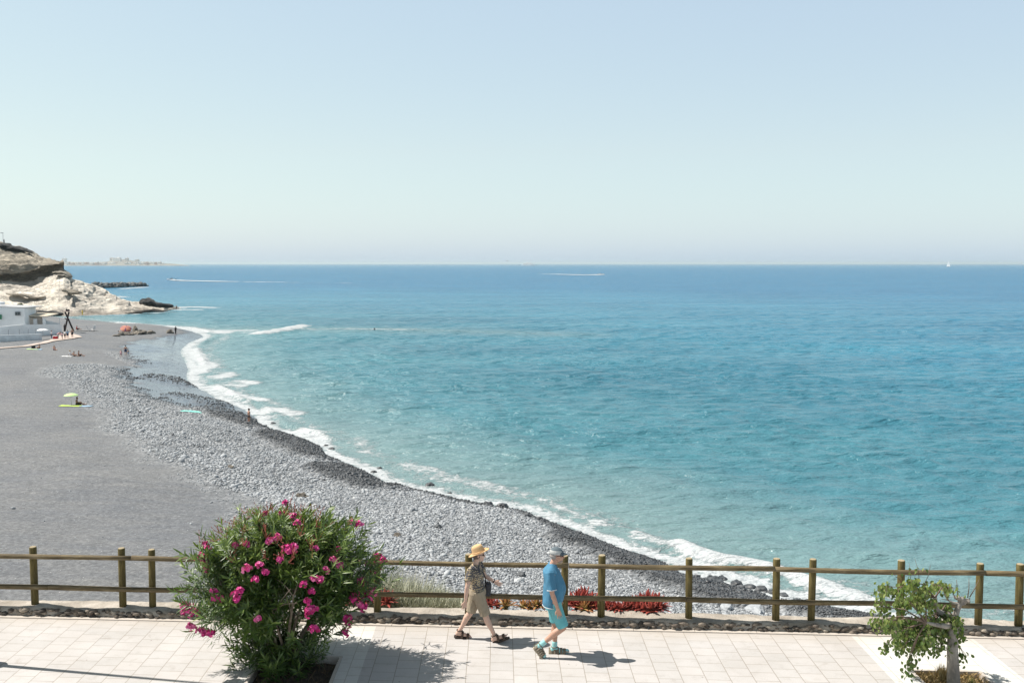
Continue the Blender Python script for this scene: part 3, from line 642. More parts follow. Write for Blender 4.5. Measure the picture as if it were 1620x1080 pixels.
for i, u in enumerate(us):
    ht = 1.15+rnd.uniform(-.015, .02); lx = rnd.uniform(-.012, .012); ly = rnd.uniform(-.01, .01)
    m = MB(); r_p = .060+rnd.uniform(-.003, .004)
    m.tube([(0, 0, .02), (lx*.3, ly*.3, .4), (lx*.7, ly*.7, .8), (lx, ly, ht-.012), (lx, ly, ht)], [r_p*1.03, r_p*1.01, r_p, r_p*.99, r_p*.9], 18)
    o = m.build('post', M_POST, fence, True); o.location = (u, PV, 0)
    c = MB(); c.tube([(lx, ly, ht+.001), (lx, ly, ht+.006)], [r_p*.88, r_p*.8], 16); e = c.build('post_end', M_CUT, o)
for zc, r_r, sh in ((1.015, .042, 0), (.475, .043, 1)):
    k = 0
    cuts = [us[0]-1.5]+[us[i]+.06 for i in (range(3, len(us), 3) if sh == 0 else range(1, len(us), 4))]+[us[-1]+1.5]
    cuts = [us[0]-1.5]+([us[2]+.22, us[5]+.1, us[8]+.07, us[11]-.05, us[14]+.05] if sh == 0 else [us[1]+.3, us[4]+.1, us[7]+.07, us[10]-.05, us[13]+.05])+[us[-1]+1.5]
    for i in range(len(cuts)-1):
        a_, b_ = cuts[i]+.003, cuts[i+1]-.003; n_ = max(4, int((b_-a_)/.35)); pts = []; rd = []; ph = rnd.uniform(0, 6); tp = rnd.uniform(-.003, .003)
        for j in range(n_+1):
            t = j/n_; pts.append((a_+(b_-a_)*t, rnd.uniform(-.002, .002), math.sin(t*5+ph)*.004-.01*math.sin(math.pi*t))); rd.append(r_r+tp*(2*t-1)+rnd.uniform(-.0012, .0012))
        m = MB(); m.tube(pts, rd, 16); o = m.build('rail', M_RAIL, fence, True); o.location = (0, PV-.088, zc+rnd.uniform(-.004, .004))

# ---- planting pits
M_SOIL = simple('dark soil', (.06, .045, .032), .95, .5, 9, 1, .03); M_STRAW = simple('dry earth and straw', (.27, .2, .12), .95, .4, 14, 1, .03)
def pit(name, a, b, label, mat, straw, seed):
    o = empty(name, (0, 0, 0)); in_frame(o); tag(o, label, 'planting bed'); r = random.Random(seed)
    m = MB(); c = [(a-v0*SK, v0), (b-v0*SK, v0), (b-v1*SK, v1), (a-v1*SK, v1)]
    for i in range(4):
        p, q = Vector(c[i]+(0,)), Vector(c[(i+1) % 4]+(0,)); d = (q-p).normalized(); n = Vector((d.y, -d.x, 0))      # inwards
        base = len(m.v); e = .05
        m.add([p+Vector((0, 0, .006)), q+Vector((0, 0, .006)), q+n*e-d*e+Vector((0, 0, .006)), p+n*e+d*e+Vector((0, 0, .006)), p+n*e+d*e+Vector((0, 0, -.14)), q+n*e-d*e+Vector((0, 0, -.14))], [(0, 1, 2, 3), (3, 2, 5, 4)])
    m.build('kerb', M_KERB, o)
    G = 40; ua = np.linspace(0, 1, G); A, B = np.meshgrid(ua, ua); Ys = v0+(v1-v0)*B; Xs = a+(b-a)*A-Ys*SK
    Z = -.10+(fbm(Xs, Ys, 3, seed, 4)-.5)*.09
    link('soil', mesh_np('soil', np.stack([Xs, Ys, Z], -1).reshape(-1, 3), grid_faces(G, G)), mat, o, True)
    m = MB()
    for i in range(straw):
        x_ = a+(b-a)*r.uniform(.05, .95); y_ = v0+(v1-v0)*r.uniform(.05, .95); x_ -= y_*SK; q = r.uniform(0, 6.3); L = r.uniform(.03, .13); up = r.uniform(.0, .12)
        d = Vector((math.cos(q), math.sin(q), 0))*L; s_ = Vector((-d.y, d.x, 0)).normalized()*.004; p = Vector((x_, y_, -.085))
        m.add([p-s_, p+s_, p+d*.6+Vector((0, 0, up*.8))+s_*.7, p+d+Vector((0, 0, up))], [(0, 1, 2, 3)])
    st = m.build('dry_litter', simple('dry straw', (.42, .3, .13) if straw > 500 else (.12, .08, .04), .8, .3, 20), o); tag(st, kind='stuff')
    return o
pit('planting_pit', hl0, hl1, 'square soil bed with dark earth under the pink flowering bush', M_SOIL, 260, 4)
pit('planting_pit', hr0, hr1, 'square kerbed bed with dry straw around the small pale trunk', M_STRAW, 1800, 5)

# ---- leaf builder
def leaves(P, D, Nn, L, W, bend=.25, sub=None):
    # P base points, D directions, Nn leaf normals, lengths, widths -> 8 tris each
    D = D/np.linalg.norm(D, axis=1, keepdims=True); S = np.cross(D, Nn); S /= np.linalg.norm(S, axis=1, keepdims=True)+1e-9; U_ = np.cross(S, D)
    L = L[:, None]; W = W[:, None]; dr = -U_*L*bend
    b = P; m1 = P+D*L*.33+dr*.12; m2 = P+D*L*.68+dr*.5; t = P+D*L+dr
    vs = [b, m1-S*W*.45+U_*W*.18, m1, m1+S*W*.45+U_*W*.18, m2-S*W*.42+U_*W*.15, m2, m2+S*W*.42+U_*W*.15, t]
    V = np.stack(vs, 1).reshape(-1, 3); f = np.array([(0, 1, 2), (0, 2, 3), (1, 4, 5), (1, 5, 2), (2, 5, 6), (2, 6, 3), (4, 7, 5), (5, 7, 6)])
    return V, (f[None]+np.arange(len(P))[:, None, None]*8).reshape(-1, 3)
def m_leaf(name, lo, mid, hi, tr=.35):
    N = NT(name); a = N.attr('tone'); c = N.ramp(a, (0, lo), (.5, mid), (1, hi))
    N.fin(c, .42); tb = N.n('BsdfTranslucent'); N.put(tb, 'Color', N.mix(.5, c, (.25, .4, .05))); mx = N.n('MixShader'); mx.inputs[0].default_value = tr
    N.l(N.b, 0, mx, 1); N.l(tb, 0, mx, 2); N.l(mx, 0, N.out, 'Surface'); return N.mat
def unit(n, g): v = g.normal(size=(n, 3)); return v/np.linalg.norm(v, axis=1, keepdims=True)

# ---- oleander
g = np.random.default_rng(17)
ob = atz(452, 1050, PZ); OB = Vector((float(ob[0]), float(ob[1]), PZ-.08))
ole = empty('oleander_bush', OB); tag(ole, 'large dense green oleander bush covered in magenta flowers', 'bush')
M_BARK = simple('grey brown bark', (.17, .135, .1), .9, .35, 12, .8, .01)
CR = np.array([1.23, 1.12, .98]); CC = np.array([-.06, 0, 1.38])
def crown_r(d):   # lumpy crown radius by direction
    a = np.arctan2(d[:, 1], d[:, 0]); return 1+.08*np.sin(3*a+1)*np.cos(d[:, 2]*3)+.36*(fbm(a*1.3+9, d[:, 2]*2.2+4, 1., 5, 3)-.5)*2
ns = 1650; d = unit(ns, g); d[:, 2] = np.where(d[:, 2] < -.72, -d[:, 2], d[:, 2]); d /= np.linalg.norm(d, axis=1, keepdims=True)
dc = unit(74, g); dc[:, 2] = np.where(dc[:, 2] < -.5, -dc[:, 2], dc[:, 2]); kc = g.integers(0, 74, ns); mul = g.uniform(.74, 1.1, 74)[kc]
d = np.where((g.random(ns) < .86)[:, None], dc[kc]+g.normal(0, .17, (ns, 3)), d); d /= np.linalg.norm(d, axis=1, keepdims=True)
rad = mul*g.uniform(.2, 1., ns)**.36; rad = np.where(g.random(ns) < .05, rad*1.1, rad)
sq = (np.abs(d)**2.7).sum(1)**(-1/2.7)
S = CC+d*CR*(rad*crown_r(d)*sq)[:, None]
low = 170; a_ = g.uniform(0, 6.28, low); rl = g.uniform(.1, .72, low); S2 = np.stack([np.cos(a_)*rl-.1, np.sin(a_)*rl, g.uniform(.15, .6, low)], 1); d2 = np.stack([np.cos(a_), np.sin(a_), np.full(low, .6)], 1)
S = np.concatenate([S, S2]); d = np.concatenate([d, d2])
ax = d*np.array([1, 1, .7])+np.array([0, 0, .75])+g.normal(0, .25, d.shape); ax /= np.linalg.norm(ax, axis=1, keepdims=True)
nl = 21; Pn = []; Dn = []; Nn = []; Tn = []
for j in range(nl):
    t = j/nl; q = g.uniform(0, 6.28, len(S)); r_ = np.cross(ax, unit(len(S), g)); r_ /= np.linalg.norm(r_, axis=1, keepdims=True)
    ang = np.radians(72-52*t+g.normal(0, 9, len(S)))[:, None]
    Pn.append(S+ax*(.30*t-.24)); dd = ax*np.cos(ang)+r_*np.sin(ang); dd[:, 2] -= .12; Dn.append(dd); Nn.append(np.cross(np.cross(dd, ax), dd)+1e-3)
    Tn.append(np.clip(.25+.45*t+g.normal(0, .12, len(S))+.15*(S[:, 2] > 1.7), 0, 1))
Pn = np.concatenate(Pn); Dn = np.concatenate(Dn); Nn = np.concatenate(Nn); Tn = np.concatenate(Tn)
V, F = leaves(Pn, Dn, Nn, g.uniform(.08, .2, len(Pn)), g.uniform(.016, .03, len(Pn)))
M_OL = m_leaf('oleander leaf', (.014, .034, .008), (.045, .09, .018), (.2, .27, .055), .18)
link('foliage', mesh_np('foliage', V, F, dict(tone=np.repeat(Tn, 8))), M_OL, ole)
for i in range(17):
    a = i/17*6.28+random.uniform(-.2, .2); r_ = random.uniform(.3, 1.); m = MB(); b0 = Vector((math.cos(a)*.14, math.sin(a)*.1, 0)); tp = Vector((math.cos(a)*1.15*r_, math.sin(a)*.95*r_, 1.9-.75*r_*random.uniform(.6, 1.2)))
    pts = [b0, b0.lerp(tp, .3)+Vector((-math.cos(a)*.1, -math.sin(a)*.1, .12)), b0.lerp(tp, .65)+Vector((0, 0, .1)), tp]; m.tube(pts, [.027, .022, .015, .007], 7)
    for k in range(5):
        q = Vector(pts[2]).lerp(tp, random.random()); e = q+Vector((random.uniform(-.4, .4), random.uniform(-.4, .4), random.uniform(.15, .5))); m.tube([q, q.lerp(e, .5)+Vector((0, 0, .04)), e], [.009, .007, .004], 5)
    m.build('stem', M_BARK, ole, True)
N = NT('oleander petal'); a = N.attr('tone'); M_PET = N.fin(N.ramp(a, (0, (.45, .012, .13)), (.5, (.68, .04, .27)), (1, (.82, .22, .42))), .6)
M_BUD = simple('oleander bud', (.36, .1, .07), .7, .3, 30)
def blossoms(c, rad, n, gg, dark):
    P = []; D = []; Nn = []; T = []
    for i in range(n):
        o = unit(1, gg)[0]; o[2] = abs(o[2])*.8 if gg.random() < .7 else o[2]; o[1] -= .3; q = c+o*rad*gg.uniform(.35, 1.); t1 = np.cross(o, [0, 0, 1.])+1e-3; t1 /= np.linalg.norm(t1); t2 = np.cross(o, t1); tn = np.clip(dark+gg.normal(0, .22), 0, 1)
        for k in range(5):
            a = k*1.257+gg.uniform(0, .3); P.append(q); D.append(t1*math.cos(a)+t2*math.sin(a)+o*.45/np.linalg.norm(o)); Nn.append(o); T.append(tn)
    P, D, Nn = np.array(P), np.array(D), np.array(Nn); V, F = leaves(P, D, Nn, gg.uniform(.028, .038, len(P)), gg.uniform(.026, .035, len(P)), -.1)
    return V, F, np.repeat(T, 8)
fl = [(463, 816, 1.0, .6), (471, 827, .9, .5), (439, 849, 1., .6), (427, 855, 1.1, .7), (457, 869, 2.1, .45), (466, 866, 1.2, .5), (390, 899, 1.4, .75), (411, 894, 1.1, .6), (420, 904, .8, .5), (325, 860, .9, .5), (329, 868, .8, .5), (318, 883, 1.9, .45), (324, 890, 1.3, .4), (328, 900, 1.1, .3), (339, 936, 1.1, .6), (345, 945, 1.8, .55), (371, 941, 1., .7), (379, 934, 1.1, .6), (375, 948, 1., .4), (296, 958, 1.9, .5), (306, 966, 1.8, .4), (292, 966, 1.2, .5), (302, 990, 1.2, .85), (318, 997, 1.3, .5), (327, 1001, 1.3, .45), (334, 1001, 1., .4),
      (407, 979, 1.0, .8), (490, 967, 1.7, .3), (497, 963, 1.1, .3), (497, 995, 1.6, .25), (506, 916, 1.1, .5), (496, 913, .8, .7), (481, 924, 1.2, .3), (538, 894, .9, .75), (529, 885, 1.1, .8), (517, 901, .9, .6), (568, 830, 1.3, .6), (557, 827, 1.3, .8), (603, 888, 2.1, .25), (598, 880, 1.3, .35), (589, 904, 1., .6), (579, 906, .9, .7), (571, 919, 1.4, .5), (577, 925, 1.3, .3), (582, 944, 1.9, .4), (590, 935, 1.5, .7), (568, 955, 1.5, .5), (575, 960, 1.4, .35), (550, 978, 1.4, .4), (546, 999, 1.3, .3), (552, 985, 1.2, .4), (443, 885, .8, .5), (404, 916, .9, .35), (583, 892, 1., .6), (500, 867, .6, .8), (371, 862, .7, .5), (390, 860, .7, .4), (420, 812, .6, .5), (452, 795, .8, .4), (487, 950, .9, .2), (536, 868, .7, .5), (446, 812, .7, .4), (493, 935, .7, .3), (563, 938, 1.2, .25), (558, 947, 1.1, .2)]
for px, py, sz, dk in fl:
    o_ = np.array([0, 0, CAMZ])-np.array(OB)-CC; dr = np.array([float(q) for q in ray(px, py)]); K = CR*1.04
    A = ((dr/K)**2).sum(); B = 2*(o_*dr/K**2).sum(); C_ = ((o_/K)**2).sum()-1; disc = B*B-4*A*C_
    t = (-B-math.sqrt(disc))/(2*A) if disc > 0 else -B/(2*A)
    c = o_+dr*t+CC; V, F, T = blossoms(c, (.047*sz+.004), int(10+12*sz), g, dk)
    link('flower_cluster', mesh_np('flower_cluster', V, F, dict(tone=T)), M_PET, ole)
m = MB()
for i in range(75):
    dv = unit(1, g)[0]; dv[2] = abs(dv[2])+.6; dv /= np.linalg.norm(dv); p = Vector(CC+dv*CR*g.uniform(.97, 1.12))
    for k in range(6): e = p+Vector(g.normal(0, .045, 3))+Vector((0, 0, .07)); m.tube([p, e], [.002, .003], 4); m.ball(e, (.006, .006, .011), 5, 4)
m.build('bud_sprays', M_BUD, ole)

# ---- small pollarded tree
tb = aty(1508, 1080, 1)  # direction only
TY = fp(0, (v0+v1)/2).y; tb = aty(1509, 1088, EA-1.95*FN.y+6.3*FU.y)
TB = Vector((float(tb[0]), float(tb[1]), PZ-.1)); TRY = TB.y
tree = empty('small_tree', TB); tag(tree, 'small pollarded tree with pale trunk and lopsided drooping green crown', 'tree')
def tp(px, py, dy=0): p = aty(px, py, TRY+dy); return Vector([float(q) for q in p])-TB
N = NT('smooth grey bark'); P = N.obj(); n1 = N.noise(N.scale(P, (1, 1, .5)), 7, 6, .6, .6); n2 = N.noise(N.scale(P, (1, 1, 4)), 14, 4)
M_TB = N.fin(N.ramp(n1, (.3, (.14, .125, .11)), (.5, (.27, .24, .21)), (.7, (.4, .365, .325))), .85, N.bump(N.math('ADD', n1, n2), .6, .02))
m = MB(); m.tube([(0, 0, -.05), (0, 0, .05), tp(1508, 1060), tp(1507, 1035), tp(1507, 1010), tp(1509, 990), tp(1509, 978)], [.12, .098, .086, .078, .072, .078, .062], 14)
m.tube([tp(1509, 985), tp(1511, 974), tp(1514, 965), tp(1518, 956), tp(1522, 949)], [.07, .05, .042, .036, .04], 10)
m.tube([tp(1509, 984), tp(1500, 973), tp(1488, 969), tp(1481, 964), tp(1480, 952, -.05), tp(1479, 943, -.1)], [.065, .052, .046, .04, .032, .026], 10)
m.tube([tp(1508, 986), tp(1497, 990, -.2), tp(1482, 988, -.35), tp(1465, 984, -.45)], [.06, .042, .03, .02], 8)
m.tube([tp(1507, 988), tp(1499, 988, .2), tp(1484, 980, .45)], [.055, .04, .025], 8)
for c_ in ((1522, 947, .045), (1529, 949, .035), (1516, 945, .034), (1511, 944, .028), (1533, 951, .026), (1524, 953, .04), (1479, 943, .035), (1509, 982, .08)): m.ball(tp(c_[0], c_[1], random.uniform(-.04, .04)), (c_[2], c_[2], c_[2]*.9), 8, 6)
for a_ in (((1522, 949), (1531, 952), (1535, 945)), ((1522, 949), (1513, 947), (1508, 939)), ((1516, 954), (1508, 953), (1500, 949))): m.tube([tp(*q) for q in a_], [.024, .018, .012], 7)
m.melt('trunk', M_TB, tree, .012, 2)
m = MB()
for a_, b_ in (((1531, 945), (1533, 914)), ((1534, 944), (1549, 916)), ((1508, 940), (1507, 928)), ((1515, 945), (1513, 916)), ((1500, 949), (1489, 947))): m.tube([tp(*a_), tp((a_[0]+b_[0])/2+1, (a_[1]+b_[1])/2), tp(*b_)], [.009, .006, .003], 5)
blobs = [(1398, 928, 13, 10, 40), (1412, 935, 20, 13, 90), (1440, 920, 16, 10, 60), (1455, 935, 24, 14, 130), (1480, 925, 18, 9, 70), (1500, 930, 12, 9, 40), (1425, 955, 26, 14, 130), (1395, 960, 14, 12, 50), (1385, 982, 9, 7, 26), (1410, 985, 22, 13, 110), (1445, 985, 26, 16, 140), (1472, 985, 20, 15, 100), (1495, 995, 20, 14, 100), (1430, 1008, 24, 12, 110), (1455, 1020, 22, 12, 90), (1425, 1028, 10, 10, 30), (1470, 1010, 22, 14, 90), (1488, 1022, 12, 10, 40), (1510, 1005, 10, 14, 40), (1525, 1035, 8, 6, 14), (1440, 1042, 6, 6, 9), (1432, 1056, 7, 8, 18), (1398, 1020, 7, 8, 14), (1465, 952, 20, 12, 90), (1438, 1000, 24, 14, 110), (1520, 1005, 5, 8, 10), (1502, 962, 12, 10, 60), (1515, 982, 9, 10, 50), (1495, 980, 12, 10, 50)]
LP = []
roots = [tp(1479, 945, -.1), tp(1465, 984, -.45), tp(1484, 980, .45), tp(1488, 969), tp(1500, 949)]
for bx, by, rx, ry, n_ in blobs:
    cdep = g.uniform(-.35, .35)*min(1, rx/18)
    cpt = tp(bx, by, cdep); rt = min(roots, key=lambda q: (q-cpt).length); mid = rt.lerp(cpt, .5)+Vector((0, 0, .08)); m.tube([rt, mid, cpt], [.014, .009, .004], 5)
    for k in range(max(2, n_//9)):
        v_ = g.normal(0, .5, 3); e = tp(bx+v_[0]*rx, by-abs(v_[1])*ry*.6, cdep+v_[2]*.28*min(1, rx/16)); e2 = e+Vector((g.normal(0, .05), g.normal(0, .05), -.12)); m.tube([mid.lerp(cpt, .6), e, e2], [.005, .004, .002], 4)
        for j in range(14):
            q = (mid.lerp(cpt, .6).lerp(e, g.uniform(.5, 1)) if g.random() < .45 else e.lerp(e2, g.random()))+Vector(g.normal(0, .032, 3)); LP.append(q)
for a_, b_ in (((1455, 925), (1447, 882)), ((1440, 925), (1438, 890)), ((1462, 925), (1472, 893)), ((1430, 925), (1410, 905))):
    m.tube([tp(*a_), tp((a_[0]+b_[0])/2+2, (a_[1]+b_[1])/2), tp(*b_)], [.005, .004, .002], 4)
    for k in range(5): LP.append(tp(a_[0]+(b_[0]-a_[0])*g.random(), a_[1]+(b_[1]-a_[1])*g.random()))
m.build('twigs', simple('brown twig', (.14, .1, .075), .85, .3, 20), tree, True)
LP = np.array([q[:] for q in LP]); n_ = len(LP); D = unit(n_, g)*np.array([.7, .7, .3])+np.array([0, 0, -.75]); Nn = unit(n_, g)+np.array([-.6, -.4, .8])
V, F = leaves(LP, D, Nn, g.uniform(.045, .078, n_), g.uniform(.034, .055, n_), .2)
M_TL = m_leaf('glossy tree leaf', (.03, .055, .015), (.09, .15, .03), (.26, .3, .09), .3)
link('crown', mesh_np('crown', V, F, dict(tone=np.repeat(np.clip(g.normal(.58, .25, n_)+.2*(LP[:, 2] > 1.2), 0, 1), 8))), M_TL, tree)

# tufts of dry grass in the tree bed
def tuft(loc, n, h, spread, mat, label, name='grass_tuft', grp=None):
    o_n = np.array(loc)[None]+0*np.zeros((n, 3)); a = g.uniform(0, 6.28, n); r_ = g.uniform(0, spread, n)*.35; P = np.stack([np.cos(a)*r_, np.sin(a)*r_, 0*a], 1); ln = g.uniform(.15, .75, n)
    D = np.stack([np.cos(a)*ln, np.sin(a)*ln, np.ones(n)], 1)+g.normal(0, .1, (n, 3)); V, F = leaves(P, D, np.stack([np.cos(a), np.sin(a), .3+0*a], 1), g.uniform(.5, 1, n)*h, np.full(n, h*.03), .35)
    o = link(name, mesh_np(name, V, F, dict(tone=np.repeat(np.clip(g.normal(.5, .25, n), 0, 1), 8))), mat); o.location = loc; return tag(o, label, 'grass', grp)
N = NT('straw blades'); a = N.attr('tone'); M_STRB = N.fin(N.ramp(a, (0, (.22, .14, .05)), (.5, (.42, .3, .12)), (1, (.6, .5, .28))), .8)
p = atz(1491, 1077, PZ-.08); tuft(tuple(p), 260, .26, .22, M_STRB, 'golden dry grass tuft leaning against the pale tree trunk')
p = atz(1470, 1074, PZ-.08); tuft(tuple(p), 90, .15, .2, M_STRB, 'low dry grass tuft left of the golden tuft in the tree bed')
p = atz(1537, 1083, PZ-.08); tuft(tuple(p), 60, .14, .15, m_leaf('weed', (.05, .09, .02), (.12, .17, .05), (.3, .3, .1)), 'small green weed tuft right of the pale tree trunk')

# ---- red aloes along the wall, behind the fence
def aloe_mesh(seed, R_, H):
    r = np.random.default_rng(seed); n = r.integers(22, 34); P = []; V = []; F = []; T = []
    for i in range(n):
        t = i/n; a = i*2.4+r.uniform(-.2, .2); el = math.radians(12+70*t+r.uniform(-8, 8)); L = R_*(1.0-.25*t)*r.uniform(.85, 1.1); w = .035*R_/.22*(1-.3*t)
        d = Vector((math.cos(a)*math.cos(el), math.sin(a)*math.cos(el), math.sin(el))); s = Vector((-math.sin(a), math.cos(a), 0)); u = s.cross(d)*-1; b = len(V); u = Vector((0, 0, 1)) if u.z == 0 else u*(1 if u.z > 0 else -1)
        st = H*r.uniform(0, .8)
        for k, (f_, ww) in enumerate(((0, 1), (.3, 1.05), (.6, .75), (.85, .4), (1, .06))):
            c = d*L*f_+Vector((0, 0, st+.03))+(-u if r.random() < 0 else u)*(-.25*L*f_*f_ if t < .5 else .12*L*f_*f_)
            V += [c-s*w*ww, c-u*w*.5*ww, c+s*w*ww, c+u*w*.12*ww]; T += [f_]*4
        for k in range(4):
            for q in range(4): F.append((b+k*4+q, b+k*4+(q+1) % 4, b+k*4+4+(q+1) % 4, b+k*4+4+q))
    return np.array([tuple(v) for v in V]), np.array(F), np.array(T)
N = NT('aloe red'); a = N.attr('tone'); oi = N.n('ObjectInfo'); rd = (oi, 'Random')
ca = N.ramp(a, (0, (.06, .045, .02)), (.35, (.2, .04, .025)), (1, (.4, .07, .055))); cb_ = N.ramp(a, (0, (.2, .2, .06)), (.5, (.4, .17, .06)), (1, (.5, .09, .05)))
M_AL = N.fin(N.mix(rd, ca, ca), .5); 
N = NT('aloe olive'); a = N.attr('tone'); M_AL2 = N.fin(N.ramp(a, (0, (.1, .11, .03)), (.5, (.3, .19, .06)), (1, (.42, .13, .05))), .5)
al = [(903, 960, .22, 0), (912, 967, .2, 0), (920, 955, .24, 0), (930, 965, .22, 0), (925, 975, .2, 1), (937, 958, .22, 0), (943, 968, .18, 0), (915, 946, .2, 0), (926, 944, .2, 0),
      (962, 968, .18, 0), (972, 972, .17, 0), (981, 974, .16, 0), (991, 970, .2, 0), (1001, 967, .2, 0), (1008, 972, .17, 0), (1016, 962, .24, 0), (1026, 957, .25, 0), (1036, 965, .24, 0), (1044, 968, .2, 0), (1030, 975, .22, 0), (1018, 974, .18, 0), (1040, 955, .2, 0),
      (770, 955, .17, 0), (777, 963, .15, 0), (786, 965, .12, 0), (800, 965, .2, 1), (828, 967, .15, 1), (838, 968, .12, 1), (849, 966, .19, 1), (861, 968, .14, 0), (604, 955, .2, 0), (614, 958, .2, 0), (609, 948, .18, 0), (575, 955, .22, 0), (560, 960, .2, 0)]
zones = {0: 'red aloe from the left in the clump just ahead of the man', 1: 'red aloe from the left in the long clump right of the middle post', 2: 'small aloe from the left on the wall between woman and man', 3: 'rust coloured aloe from the left beside the flowering bush'}
zof = lambda px: 0 if 890 < px < 950 else 1 if px > 950 else 2 if px > 700 else 3
zsort = {z_: sorted((a_[0], a_[1]) for a_ in al if zof(a_[0]) == z_) for z_ in range(4)}
for i, (px, py, R_, k) in enumerate(al):
    v_ = .5+max(0, (972+(px-900)*.02-py))*.02; X_ = 0
    x_, y_, w_ = [float(q) for q in ray(px, py+6)]; A = np.array([[x_, -FU.x], [y_, -FU.y]]); b_ = np.array([FN.x*v_, EA+FN.y*v_]); s_ = np.linalg.solve(A, b_)
    V, F, T = aloe_mesh(100+i, R_*1.22, .07); o = link('aloe_plant', mesh_np('aloe_plant', V, F, dict(tone=T)), M_AL2 if k else M_AL)
    zq = 0 if 890 < px < 950 else 1 if px > 950 else 2 if px > 700 else 3
    o.location = fp(float(s_[1]), v_, max(PZ+.07, CAMZ+w_*float(s_[0]))); o.rotation_euler = (0, 0, i*1.7)
    lab = {24+1: 'olive and orange aloe alone on the wall between woman and man', 4: 'olive green aloe at the foot of the red clump beside the man'}.get(i, '%s %s' % (ORD[zsort[zq].index((px, py))], zones[zq]))
    tag(o, lab, 'aloe', ['red aloes between the posts by the man', 'red aloes right of the middle post', 'small aloes between the walkers', 'rust coloured aloes by the bush'][zq])

# ---- pale feathery grass on the bank
n = 30000; u_ = g.uniform(us[5]-.5, us[7]+.35, n); v_ = g.uniform(.75, 7.5, n); p0 = np.array([fp(a, b)[:] for a, b in zip(u_, v_)])
hz_ = height(p0[:, 0], p0[:, 1]); um = (u_-us[6])/(us[7]-us[6]); top_ = np.clip(1.9-.9*np.clip(um, 0, 1)+(fbm(u_, v_, .8, 3, 3)-.5)*.7, .3, 2.0)*np.clip((us[7]+.35-u_)/.5, .25, 1)
P = np.stack([p0[:, 0], p0[:, 1], hz_-.03], 1); D = g.normal(0, .33, (n, 3)); D[:, 2] = 1
L = top_*g.uniform(.35, .8, n)*np.interp(v_, [.7, 1.6, 4, 7.5], [.35, .78, 1.1, 1.0])
V, F = leaves(P, D, unit(n, g), L, np.full(n, .012), .3)
N = NT('pale grass'); a = N.attr('tone'); M_PG = N.fin(N.ramp(a, (0, (.24, .25, .17)), (.5, (.42, .43, .31)), (1, (.58, .56, .43))), .8)
gr = link('pale_grass', mesh_np('pale_grass', V, F, dict(tone=np.repeat(np.clip(g.normal(.5, .25, n), 0, 1), 8))), M_PG)
tag(gr, 'pale feathery dry grass on the bank behind the fence beside the bush', 'grass', kind='stuff')

# ---- street lamp whose shadow crosses the paving (stands just left of the picture)
M_LAMP = simple('grey lamp metal', (.2, .21, .22), .45, .1, 5)
lp = atz(-22, 1050, PZ); lamp = empty('street_lamp', Vector([float(q) for q in lp])); tag(lamp, 'slim grey tapered street lamp just beyond the left edge casting a thin shadow', 'street lamp')
m = MB(); m.lathe([(.13, 0), (.13, .3), (.105, .36), (.05, .42), (.046, 1.5), (.034, 4.2), (.025, 6.9), (.022, 7.2)], n=16); m.build('pole', M_LAMP, lamp, True)
m = MB(); m.lathe([(.02, 7.15), (.12, 7.22), (.2, 7.3), (.19, 7.36), (.05, 7.44)], n=20); m.build('lamp_head', M_LAMP, lamp, True)
# ---------------------------------------------------------------- people
def L3(a, b, t): return Vector(a).lerp(Vector(b), t)
def skin(name, c):
    N = NT(name); nz = N.noise(N.obj(), 25, 3); return N.fin(N.ramp(nz, (.3, tuple(v*.9 for v in c)), (.7, tuple(min(1, v*1.08) for v in c))), .55, Subsurface_Weight=.05)
def hand(m, w, h, side, up, sc=1.0, curl=.5, r=.0085):
    w, h = Vector(w), Vector(h); f = (h-w).normalized(); s = Vector(side); s = (s-f*s.dot(f)).normalized(); n = f.cross(s).normalized()*up
    pc = w+f*.055*sc
    for k in range(4):
        b = w+f*.085*sc+s*(k-1.5)*.019*sc; m.cap(w+s*(k-1.5)*.009*sc, b, .014*sc, .0115*sc, 8)
        ln = (.068, .078, .072, .056)[k]*sc; sp = s*(k-1.5)*.12; c = curl*(1+.2*k)
        d1 = (f+sp+n*c*.25).normalized(); d2 = (f+sp*.6+n*c*.9).normalized(); p1 = b+d1*ln*.5; p2 = p1+d2*ln*.5
        m.cap(b, p1, r*sc, r*.95*sc, 8); m.cap(p1, p2, r*.93*sc, r*.78*sc, 8)
    tb_ = w+f*.03*sc-s*.022*sc; t1 = tb_+(f*.7-s*.75+n*.2).normalized()*.035*sc; t2 = t1+(f*.95-s*.25+n*.4).normalized()*.032*sc
    m.cap(w+f*.01*sc-s*.012*sc, tb_, .014*sc, .012*sc, 8); m.cap(tb_, t1, .012*sc, .0105*sc, 8); m.cap(t1, t2, .0102*sc, .0085*sc, 8)
def head(m, c, f, sc=1.0, big=1.0):       # c centre, f facing
    c = Vector(c); f = Vector(f).normalized(); l = Vector((0, 0, 1)).cross(f).normalized(); u = f.cross(l).normalized(); M = Matrix((f, l, u)).transposed(); q = lambda x, y, z: c+M @ Vector((x, y, z))*sc
    B = lambda p, r: m.ball(q(*p), tuple(v*sc for v in r), 14, 10, M)
    B((-.012, 0, .03), (.096, .077, .092)); B((.022, 0, -.02), (.070, .062, .085)); B((.045, 0, -.075), (.04, .04, .032)); B((.078, 0, -.092), (.018, .02, .014))
    m.cap(q(.085, 0, .012), q(.108, 0, -.022), .010*sc, .014*sc, 8); B((.096, .012, -.026), (.01, .008, .008)); B((.096, -.012, -.026), (.01, .008, .008))
    B((.083, 0, .034), (.014, .046, .009)); B((.087, 0, -.052), (.012, .024, .006)); B((.086, 0, -.063), (.012, .02, .007))
    for s in (-1, 1):
        B((.048, .042*s, -.018), (.03, .022, .026)); B((-.008, .076*s, -.008), (.017, .009, .030)); B((-.002, .08*s, -.03), (.009, .007, .012))
    return q, M
